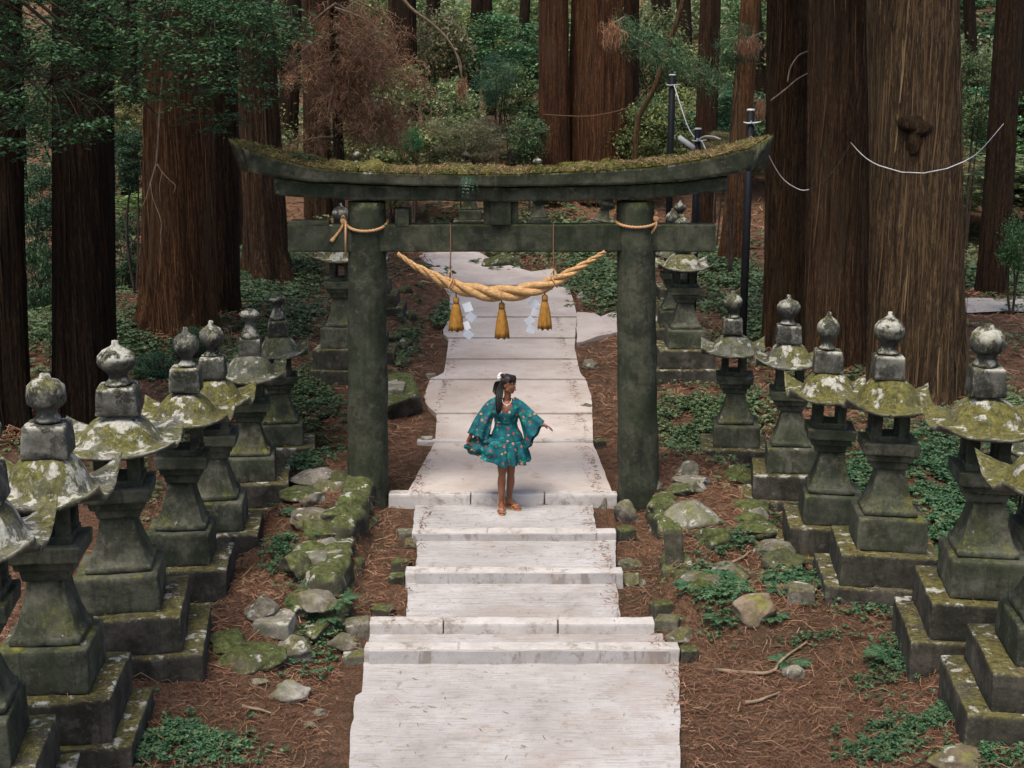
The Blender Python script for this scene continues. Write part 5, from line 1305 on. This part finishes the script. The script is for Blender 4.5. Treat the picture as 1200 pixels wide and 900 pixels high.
# ------------------------------------------------------------------ stones
def rockmesh(w, d, h, seed, cut=4, rough=.12):
    bm = bmesh.new(); bmesh.ops.create_icosphere(bm, subdivisions=4, radius=1.0); r = random.Random(seed); o = Vector((seed * 3.1, seed * 1.7, seed))
    planes = [(Vector((r.gauss(0, 1), r.gauss(0, 1), r.gauss(.3, .7))).normalized(), r.uniform(.55, .8)) for _ in range(cut + 4)]
    for v in bm.verts:
        p = v.co.copy()
        for nrm, k in planes:
            e = p.dot(nrm) - k
            if e > 0: p -= nrm * e * .92
        p += p.normalized() * (mnoise.noise(p * 1.6 + o) * rough * 1.4 + mnoise.noise(p * 5 + o) * rough * .45 + mnoise.noise(p * 14 + o) * rough * .15)
        v.co = Vector((p.x * w * .62, p.y * d * .62, p.z * h * .62))
    mb = MB(); mb.v = [tuple(v.co) for v in bm.verts]; mb.f = [tuple(v.index for v in f.verts) for f in bm.faces]; bm.free(); return mb
def stone(x, y, wp, hp2, mat, lab, kind='rock', seed=1, depth=None, sink=.25, cat='stone', name=None, group=None, rot=None, lift=0):
    """x, y: middle of the stone in the photograph, wp x hp2: its size there"""
    g = ground_at(x, y + hp2 * .35); t = (ZC - g.z) / -ray(x, y + hp2 * .35)[2]; s = F / t
    w = wp / s; h = hp2 / s * .9; d = depth or w * .8
    if kind == 'block': mb = MB(); mb.rblock((0, 0, 0), (w, d, h), min(w, h) * .09, 7, .012, 5, seed, .96, h * .05)
    else: mb = rockmesh(w, d, h, seed)
    ob = mb.build(name or ('stone_block' if kind == 'block' else 'rock'), MT[mat]); r = random.Random(seed * 3)
    ob.location = (g.x, g.y + d * .3, g.z + h * (.5 - sink) + lift); ob.rotation_euler = (r.uniform(-.1, .1), r.uniform(-.1, .1), r.uniform(-.35, .35) if rot is None else rot)
    tag(ob, lab, cat, group); return ob
S = [
 (472, 589, 18, 15, 'rock_moss', 'dark cube stone at the left end of the kerb behind the woman', 'block'),
 (476, 627, 21, 12, 'rock', 'flat pale block left of the step below the woman, upper one', 'block'),
 (481, 638, 21, 16, 'rock', 'rounded grey stone left of the step below the woman, lower one', 'rock'),
 (470, 664, 22, 19, 'rock_moss', 'dark cube stone standing alone left of the second step', 'block'),
 (465, 680, 20, 14, 'rock_moss', 'yellow-green block at the left end of the wide kerb', 'block'),
 (449, 721, 26, 20, 'rock_moss', 'mossy block left of the lowest tread, nearest the kerb', 'block'),
 (419, 738, 30, 25, 'rock', 'squared pale stone left of the lowest steps, uppermost of three', 'block'),
 (404, 758, 38, 24, 'rock', 'rough stone left of the lowest steps, middle of three', 'rock'),
 (415, 774, 29, 14, 'rock', 'flat block left of the lowest steps, bottom of three', 'block'),
 (704, 589, 19, 20, 'rock', 'dark split stone against the right gate pillar beside the kerb', 'block'),
 (736, 601, 26, 36, 'rock', 'pointed pale rock leaning at the foot of the right gate pillar', 'rock'),
 (734, 627, 21, 22, 'rock_moss', 'mossy square stone below the pointed rock', 'block'),
 (738, 661, 24, 18, 'rock', 'flat-topped stone right of the second step', 'rock'),
 (742, 683, 29, 20, 'rock', 'rounded rough stone just below the flat-topped one, right of the steps', 'rock'),
 (775, 718, 25, 24, 'rock_moss', 'bright green mossy block right of the wide kerb', 'block'),
 (783, 732, 28, 20, 'rock', 'whitish tilted block leaning on the bright green mossy one', 'block'),
 (799, 747, 31, 22, 'rock', 'lichened stone at the right corner of the lowest step', 'rock'),
 (808, 770, 22, 22, 'rock_moss', 'yellow mossed block right of the big lowest slab', 'block'),
 (688, 478, 14, 10, 'rock', 'small loose stone on the soil right of the woman', 'rock'),
 (703, 521, 14, 14, 'rock_moss', 'small dark block on the soil at the right, level with the skirt hem', 'block'),
 (505, 441, 12, 8, 'rock_pale', 'small pale stone at the left path edge behind the woman', 'block'),
 (500, 518, 14, 12, 'rock_pale', 'pale block at the left path edge beside the dress', 'block'),
 (340, 815, 48, 20, 'rock_pale', 'flat pale stone lying on bare soil at the lower left', 'rock'),
 (374, 838, 15, 8, 'rock_pale', 'pebble on bare soil at the lower left, nearest the path', 'rock'),
 (363, 853, 15, 7, 'rock', 'smallest grey pebble at the lower left', 'rock'),
 (302, 801, 20, 7, 'rock_pale', 'thin pale chip lying beside the lowest left plinth', 'rock'),
 (1128, 897, 66, 26, 'rock_brown', 'pinkish brown flat stone at the bottom right corner', 'rock'),
 (890, 722, 58, 38, 'rock_brown', 'low brown boulder among ferns on the right bank', 'rock'),
 (815, 606, 56, 36, 'rock_pale', 'broad pale flat slab on the right bank near the gate pillar', 'rock'),
 (765, 572, 30, 26, 'rock', 'brown edged stone right behind the right gate pillar', 'rock'),
 (775, 598, 34, 26, 'rock_moss', 'mossy stone beside the right gate pillar foot', 'rock'),
 (790, 640, 22, 60, 'rock_moss', 'dark upright edge stone of the right bank', 'block'),
 (800, 575, 30, 20, 'rock_moss', 'low mossy stone behind the broad pale slab', 'rock'),
 (940, 700, 32, 22, 'rock', 'tilted slab stone in front of the right lanterns', 'block'),
 (820, 690, 30, 22, 'rock_moss', 'moss-grown lump on the right bank beside the ferns', 'rock'),
 (930, 790, 22, 20, 'rock', 'grey stump-like stone standing in the right leaf litter', 'rock'),
 (925, 660, 50, 26, 'rock_moss', 'mossy flat stone before the mottled-finial lantern', 'rock'),
 (691, 428, 20, 14, 'rock', 'jagged grey stone right of the path by the gate, far side', 'rock'),
 (684, 346, 14, 14, 'rock_pale', 'pale stone beside the far path, right under the rope', 'rock'),
 (660, 333, 14, 10, 'rock_pale', 'farthest pale stone right of the path', 'rock'),
 (586, 312, 44, 28, 'rock_moss', 'dark mossy boulder where the far path bends', 'rock'),
]
for i, (x, y, w, h, m_, lab, kd) in enumerate(S): stone(x, y, w, h, m_, lab, kd, 10 + i)
# left retaining wall of big mossy boulders
Wl = [(398, 612, 40, 30, 'green mossy stone on top of the low left wall'), (372, 664, 44, 24, 'pale bare slab on top of the low left wall'), (347, 668, 38, 40, 'mossed-over block between plinths and the low left wall'),
      (352, 712, 36, 26, 'lichened flat stone on the left bank'), (322, 735, 46, 22, 'pale flat paving stone by the left plinths, upper one'), (372, 745, 36, 22, 'small mossy stone at the end of the low left wall'), (262, 757, 40, 16, 'mossy flat stone against the left plinth corner')]
for i, (x, y, w, h, lab) in enumerate(Wl): stone(x, y, w, h, 'rock_pale' if 'pale' in lab else 'rock_moss', lab, 'block' if 'slab' in lab or 'paving' in lab else 'rock', 70 + i, sink=.15, depth=.42)
# the low retaining walls themselves: rough stones laid close along both sides of the steps
rw = random.Random(31)
for sx, y0, y1, nc, lab, grp in ((-1, 11.65, 15.25, 2, 'mossy stone built into the low retaining wall left of the steps', 'left wall stones'), (1, 12.2, 14.3, 1, 'dark mossy stone edging the bank right of the steps', 'right bank edge stones')):
    for lvl in range(nc):
        Y = y0 + lvl * .17
        while Y < y1:
            w = rw.uniform(.28, .72); h = .24 if nc == 2 else .3; b = MB(); sd = rw.random() * 90
            b.rblock((0, 0, 0), (.34, w * 1.03, h * 1.12), .07, 8, .05, 2.6, sd, .86, .03); ob = b.build('wall_stone', MT['rock_moss'])
            ob.location = (sx * (1.64 + .05 * lvl + rw.uniform(-.02, .03)), Y + w / 2, float(soil(Y + w / 2)) + .05 + lvl * h * .86 + rw.uniform(-.05, .03)); ob.rotation_euler = (rw.uniform(-.12, .12), rw.uniform(-.14, .1), rw.uniform(-.2, .2)); tag(ob, lab, 'stone', grp); Y += w
for sx, x0, x1, y0, y1, n_, lab, grp in ((-1, 1.8, 2.35, 10.9, 15.2, 17, 'low mossy stone bedded in the bank between the left plinths and the wall', 'left bank stones'), (1, 1.75, 2.7, 11.8, 15.6, 13, 'low mossy stone bedded in the right bank', 'right bank stones')):
    for i in range(n_):
        Y = y0 + (y1 - y0) * (i + rw.uniform(.1, .9)) / n_; X = sx * rw.uniform(x0, x1); w = rw.uniform(.24, .5); b = rockmesh(w, w * rw.uniform(.7, 1.2), rw.uniform(.14, .24), 500 + i + (60 if sx > 0 else 0), 5, .12)
        ob = b.build('bank_stone', MT[rw.choice(['rock_moss', 'rock_moss', 'rock', 'rock_pale'])]); ob.location = (X, Y, G(X, Y) + .02); ob.rotation_euler = (rw.uniform(-.15, .15), rw.uniform(-.15, .15), rw.uniform(0, 3)); tag(ob, lab, 'stone', grp)
bo_ = ground_at(470, 490); br_ = empty('boulder', bo_, 'pale-topped boulder with mossy flank behind the left gate pillar', 'boulder')
b = rockmesh(.62, 1.3, .62, 91); o = b.build('mossy_flank', MT['rock_moss'], br_); o.location = (-.10, .45, .12)
b = MB(); b.rblock((0, 0, 0), (.36, .85, .1), .03, 7, .02, 4, 3); o = b.build('bare_top', MT['rock_pale'], br_); o.location = (-.14, .42, .36)
for i, (x, y, w, h) in enumerate([(462, 395, 20, 16), (474, 405, 18, 18), (470, 425, 20, 16), (480, 372, 16, 14), (488, 350, 14, 12), (476, 340, 14, 12), (492, 335, 12, 10)]): stone(x, y, w, h, 'rock_moss', 'mossy edging stone between left lantern plinths and the far path', 'rock', 120 + i, group='mossy edging stones')

# ------------------------------------------------------------------ ferns, fallen branches
FERN = [(838, 690, .42, 'large dark fern spilling down the right bank'), (933, 678, .24, 'small fern beside the tilted slab stone'), (916, 690, .22, 'fern at the foot of the mottled-finial lantern'), (392, 705, .28, 'fern on the low left wall, upper one'), (383, 728, .24, 'fern on the low left wall, lower one'), (1046, 772, .26, 'fern in front of the plinths of the yellow-green roofed lantern'),
        (1118, 748, .22, 'fern tucked against the plinth of the yellow-green roofed lantern'), (905, 722, .2, 'fern beside the low brown boulder'), (846, 728, .2, 'little fern just above the litter on the right bank'), (925, 780, .22, 'fern by the stump-like stone'), (1010, 700, .3, 'broad low fern between the right lanterns and the litter'),
        (1175, 860, .3, 'fern at the bottom right corner'), (255, 645, .16, 'tiny fern sprouting between two left plinths'), (520, 372, .22, 'fern by the far path left of the tassel'), (345, 600, .18, 'fern at the corner of the slim lotus lantern plinth')]
for x, y, sz, lab in FERN: fern('fern', ground_at(x, y) + Vector((0, 0, -.01)), lab, sz, 13, MT['cover'], droop=.45, lw=.42)
STK = [([(838, 791), (900, 793), (915, 781), (935, 765), (946, 759)], 'crooked pale fallen branch lying right of the big slab'), ([(840, 666), (862, 662), (880, 650)], 'stick on the right bank, above the large fern'), ([(1110, 893), (1140, 870), (1180, 852)], 'long stick at the bottom right corner'), ([(873, 830), (892, 824), (913, 815)], 'curved twig in the litter beside the big slab'),
       ([(1014, 632), (1000, 652), (985, 664)], 'stout fallen stick between two right lanterns'), ([(860, 642), (880, 633), (908, 622)], 'straight stick before the dark slender lantern'), ([(680, 848), (700, 846)], 'small twig lying on the litter by the slab'), ([(283, 833), (300, 838), (318, 842)], 'twig on the bare soil at the lower left'),
       ([(1076, 590), (1064, 612), (1056, 620)], 'reddish broken stick behind the blue-grey finialled lantern'), ([(1085, 790), (1110, 772), (1128, 762)], 'stick under the right plinth edge')]
for pts, lab in STK:
    g = [ground_at(x, y) + Vector((0, 0, .03)) for x, y in pts]; o_ = g[0].copy(); b = MB(); rs_ = resample([p - o_ for p in g], 16) if len(g) > 2 else [g[0] - o_, (g[0] + g[-1]) / 2 - o_ + Vector((0, 0, .02)), g[-1] - o_]
    b.tube(rs_, list(np.linspace(.018, .008, len(rs_))), 7); b.v = [tuple(Vector(p) + mnoise.noise_vector(Vector(p) * 8) * .012) for p in b.v]; ob = b.build('fallen_branch', MT['twig']); ob.location = o_; tag(ob, lab, 'branch')

# ------------------------------------------------------------------ ground cover and litter
def on_path(X, Y):
    s = np.ones_like(X) * 1.14
    s = np.where(Y < 11.5, 1.46, s); cx = -.06
    return (np.abs(X - cx) < s) & (Y < 31)
def on_stone(X, Y):
    m = np.zeros(X.shape, bool)
    for n_ in FIT:
        f = FIT[n_]; m |= (np.abs(X - f['x']) < .62 * f['k']) & (np.abs(Y - f['y']) < .6 * f['k'])
    return m
CV = [  # x, y, half-width, half-height in the photograph, density
 (235, 870, 70, 34, 1.0), (190, 870, 60, 30, .9), (110, 890, 60, 14, .9), (1060, 860, 70, 40, 1.0), (1150, 885, 60, 22, .9), (820, 500, 50, 40, .9), (870, 480, 40, 20, .7), (795, 520, 26, 30, .9), (1085, 600, 60, 70, .8), (1120, 560, 50, 50, .8),
 (1030, 705, 70, 24, .9), (1060, 770, 50, 22, .8), (1100, 765, 50, 24, .7), (835, 690, 30, 30, 1.0), (930, 680, 40, 20, .6), (380, 710, 40, 40, .6), (320, 322, 55, 22, .9), (310, 345, 50, 18, .6), (375, 490, 40, 50, .6), (360, 450, 30, 30, .7), (340, 380, 40, 20, .4),
 (695, 322, 36, 26, .9), (720, 345, 30, 20, .7), (850, 322, 40, 30, .8), (870, 380, 40, 40, .5), (478, 400, 14, 24, .5), (520, 375, 14, 12, .7), (30, 400, 60, 60, .6), (140, 400, 40, 40, .6), (200, 380, 60, 30, .6), (1170, 480, 60, 60, .5), (1160, 330, 50, 20, .8), (1000, 560, 30, 40, .5), (900, 560, 30, 30, .4), (640, 280, 60, 14, .35), (560, 275, 60, 12, .3), (300, 290, 60, 20, .5), (960, 420, 60, 40, .4), (350, 560, 24, 30, .5), (330, 640, 20, 30, .4), (280, 430, 60, 60, .4), (940, 640, 50, 20, .35), (865, 640, 40, 20, .3), (950, 750, 40, 10, .3)]
P = []; Sz = []; PF = []; SF = []
for (x, y, rx, ry, den) in CV:
    g = ground_at(x, y); t = (ZC - g.z) / -ray(x, y)[2]; s = F / t; gx_ = rx / s; gy_ = ry / s / max(.12, -ray(x, y)[2] / ray(x, y)[1]); gy_ = min(gy_, 4)
    if t > 17: den *= .5
    n = int(PI * gx_ * gy_ * 900 * den * min(1, (14 / t) ** .9)); n = min(n, 12000)
    q = RNG.normal(0, .5, (n, 2)); X = g.x + q[:, 0] * gx_; Y = g.y + q[:, 1] * gy_
    keep = (fbm(X * 2.2, Y * 2.2, 12, 3) + .26 > 0) & ~on_path(X, Y) & ~on_stone(X, Y)
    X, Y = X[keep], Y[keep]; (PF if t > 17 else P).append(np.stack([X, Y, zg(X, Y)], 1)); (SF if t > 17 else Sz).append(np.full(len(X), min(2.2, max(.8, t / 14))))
n = 11000; Y = RNG.uniform(30, 78, n); X = RNG.uniform(-.5, .5, n) * Y * 1.05; keep = (fbm(X * .5, Y * .5, 33, 3) > -.08) & ~on_path(X, Y); X, Y = X[keep], Y[keep]
PF.append(np.stack([X, Y, zg(X, Y)], 1)); SF.append(RNG.uniform(2.2, 4.2, len(X)))
n = 13000; Y = RNG.uniform(14, 32, n); X = RNG.uniform(-.5, .5, n) * Y * 1.05; keep = (np.abs(X) > 2.2) & (fbm(X * .7, Y * .7, 35, 3) > .06) & ~on_path(X, Y) & ~on_stone(X, Y); X, Y = X[keep], Y[keep]
PF.append(np.stack([X, Y, zg(X, Y)], 1)); SF.append(RNG.uniform(.8, 2.0, len(X)))
P = np.concatenate(P); Sz = np.concatenate(Sz)
def cover(P, Sz, mat, lab):
  k = 7; a = RNG.uniform(0, 2 * PI, (len(P), 1)) + np.arange(k) * 2 * PI / k + RNG.normal(0, .3, (len(P), k))
  el = RNG.uniform(-.1, .5, a.shape); D = np.stack([np.cos(a) * np.cos(el), np.sin(a) * np.cos(el), np.sin(el)], -1)
  L = (RNG.uniform(.028, .055, a.shape) * Sz[:, None]); hgt = RNG.uniform(.01, .085, (len(P), 1, 1)) * Sz[:, None, None]
  Pc = P[:, None, :] + D * (L * .6)[..., None]; Pc[..., 2:] += hgt
  V, Fq = leaves(Pc.reshape(-1, 3), D.reshape(-1, 3), L.ravel(), (L * RNG.uniform(.45, .65, L.shape)).ravel(), .15)
  gc = npmesh('ground_cover', V, Fq, MT[mat]); tag(gc, lab, kind='stuff')
cover(P, Sz, 'cover', 'low green leafy plants spreading over the forest floor')
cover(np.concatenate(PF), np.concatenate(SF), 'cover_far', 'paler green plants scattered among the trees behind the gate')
# needles, twigs and scraps of bark on the soil
def scatter(n, x0, x1, y0, y1, lmin, lmax, w, lift):
    X = RNG.uniform(x0, x1, n); Y = RNG.uniform(y0, y1, n); keep = ~on_path(X, Y) & (np.abs(X) < .42 * Y + 1.0); X, Y = X[keep], Y[keep]; m = len(X)
    a = RNG.uniform(0, 2 * PI, m); D = unit(np.stack([np.cos(a), np.sin(a), RNG.normal(0, .16, m)], 1))
    z = zg(X, Y); return strips(np.stack([X, Y, z + lift + RNG.uniform(0, .012, m)], 1), D, RNG.uniform(lmin, lmax, m) , RNG.uniform(w * .5, w * 1.4, m), .22)
sets = [scatter(80000, -5, 5, 7.2, 18, .035, .15, .005, .006), scatter(7000, -5, 5, 7.2, 18, .12, .30, .006, .012), scatter(40000, -10, 10, 17, 34, .06, .26, .012, .01), scatter(16000, -16, 16, 28, 46, .10, .45, .024, .015)]
# scraps on the plinth tops
for n_ in FIT:
    f = FIT[n_]
    if f['y'] > 20: continue
    for half, zt, inner in ((.5, 0, .36), (.65, -.32, .5)):
        m = 60; X = RNG.uniform(-half, half, m); Y = RNG.uniform(-half, half, m); kp = np.maximum(np.abs(X), np.abs(Y)) > inner; X, Y = X[kp], Y[kp]; m = len(X); a = RNG.uniform(0, 2 * PI, m)
        sets.append(strips(np.stack([f['x'] + X * f['k'] * .92, f['y'] + Y * f['k'] * .92, np.full(m, f['zb'] + zt * f['kz'] + .016)], 1), np.stack([np.cos(a), np.sin(a), np.zeros(m)], 1), RNG.uniform(.03, .13, m), RNG.uniform(.003, .008, m), .2))
# drifts piled round the feet of the big trunks
for k_, (rt, r_) in TR.items():
    L0 = rt.location
    if L0.y > 30: continue
    m = 900; a = RNG.uniform(0, 2 * PI, m); rr_ = r_ * (1.1 + np.abs(RNG.normal(0, .45, m))); X = L0.x + rr_ * np.cos(a); Y = L0.y + rr_ * np.sin(a); b2 = RNG.uniform(0, 2 * PI, m)
    sets.append(strips(np.stack([X, Y, zg(X, Y) + .01 + .10 * np.exp(-(rr_ - r_ * 1.1) / .2) * RNG.random(m)], 1), unit(np.stack([np.cos(b2), np.sin(b2), RNG.normal(0, .3, m)], 1)), RNG.uniform(.08, .35, m), RNG.uniform(.008, .02, m), .22))
VV = []; FF = []; o = 0
for V, Fq in sets: VV.append(V); FF.append(Fq + o); o += len(V)
lit = npmesh('needle_litter', np.concatenate(VV), np.concatenate(FF), MT['litter']); tag(lit, 'red-brown dead needles and twigs strewn over the soil', kind='stuff')
# a few scraps blown on to the path
m = 240; X = RNG.uniform(-1.1, 1.0, m); Y = np.concatenate([RNG.uniform(8.2, 11, 80), RNG.uniform(11.6, 12.5, 30), RNG.uniform(12.6, 13.4, 30), RNG.uniform(13.6, 14.4, 20), RNG.uniform(14.8, 26, 80)]); a = RNG.uniform(0, 2 * PI, m)
Z = np.select([Y < 11.15, Y < 12.55, Y < 13.52, Y < 14.5], [-.47 - .032 * (11.15 - Y), -.257, -.152, -.078], upz(Y) + .015 * np.interp(Y, [16.8, 18.2, 20.3, 22, 23.8, 26], [0, 1, 2, 3, 4, 5])) + .006
V, Fq = strips(np.stack([X, Y, Z], 1), np.stack([np.cos(a), np.sin(a), a * 0], 1), RNG.uniform(.02, .09, m), RNG.uniform(.003, .007, m), .2)
V0, F0 = V, Fq
m = 2600; Y = RNG.uniform(8, 27, m); sg = np.where(RNG.random(m) < .5, -1, 1); hw = np.select([Y < 11.15, Y < 11.52, Y < 12.55, Y < 13.52, Y < 14.5], [1.50 - .01 * (11.15 - Y), 1.42, 1.05, 1.04, .93], 1.06 - .01 * (Y - 14.5)); X = -.05 + sg * (hw - np.abs(RNG.normal(0, .07, m))); a = RNG.uniform(0, 2 * PI, m)
Z = np.select([Y < 11.15, Y < 11.52, Y < 12.55, Y < 13.52, Y < 14.5], [-.47 - .032 * (11.15 - Y), Y * 0 - .35, Y * 0 - .257, Y * 0 - .152, Y * 0 - .078], upz(Y) + .015 * np.interp(Y, [16.8, 18.2, 20.3, 22, 23.8, 26], [0, 1, 2, 3, 4, 5])) + .006
V, Fq = strips(np.stack([X, Y, Z], 1), np.stack([np.cos(a), np.sin(a), a * 0], 1), RNG.uniform(.02, .10, m), RNG.uniform(.003, .009, m), .2)
Fq = np.concatenate([F0, Fq + len(V0)]); V = np.concatenate([V0, V])
lp = npmesh('path_litter', V, Fq, MT['litter']); tag(lp, 'scraps of needle blown on to the concrete path', kind='stuff')

EXPOSURE = 1.3
# ------------------------------------------------------------------ camera, light, view
cam = bpy.data.cameras.new('camera'); co = bpy.data.objects.new('camera', cam); C.objects.link(co)
co.location = (0, 0, ZC); co.rotation_euler = (PI / 2 - TH, 0, 0); cam.sensor_width = 36; cam.lens = 36 * F / 1200; cam.clip_start = .1; cam.clip_end = 1500
SC.camera = co
W = bpy.data.worlds.new('World'); SC.world = W; W.use_nodes = True
nt = W.node_tree; bg = nt.nodes['Background']; sky = nt.nodes.new('ShaderNodeTexSky'); sky.sky_type = 'NISHITA'; sky.sun_disc = False
EL, AZ = math.radians(66), math.radians(205)
sky.sun_elevation = EL; sky.sun_rotation = AZ; sky.air_density = .8; sky.dust_density = 3.5; sky.ozone_density = .6
nt.links.new(sky.outputs[0], bg.inputs[0]); bg.inputs[1].default_value = .105
sl = bpy.data.lights.new('sun', 'SUN'); sl.energy = 1.5; sl.angle = math.radians(22); sl.color = (1, .93, .84)
so = bpy.data.objects.new('sun', sl); C.objects.link(so)
dvec = Vector((math.sin(AZ) * math.cos(EL), math.cos(AZ) * math.cos(EL), math.sin(EL)))   # towards the sun
so.rotation_euler = dvec.to_track_quat('Z', 'Y').to_euler()
SC.view_settings.view_transform = 'Standard'; SC.view_settings.look = 'None'; SC.view_settings.exposure = EXPOSURE; SC.view_settings.gamma = 1
SC.cycles.use_denoising = True; SC.cycles.max_bounces = 5; SC.cycles.diffuse_bounces = 3; SC.cycles.transmission_bounces = 3; SC.cycles.transparent_max_bounces = 4
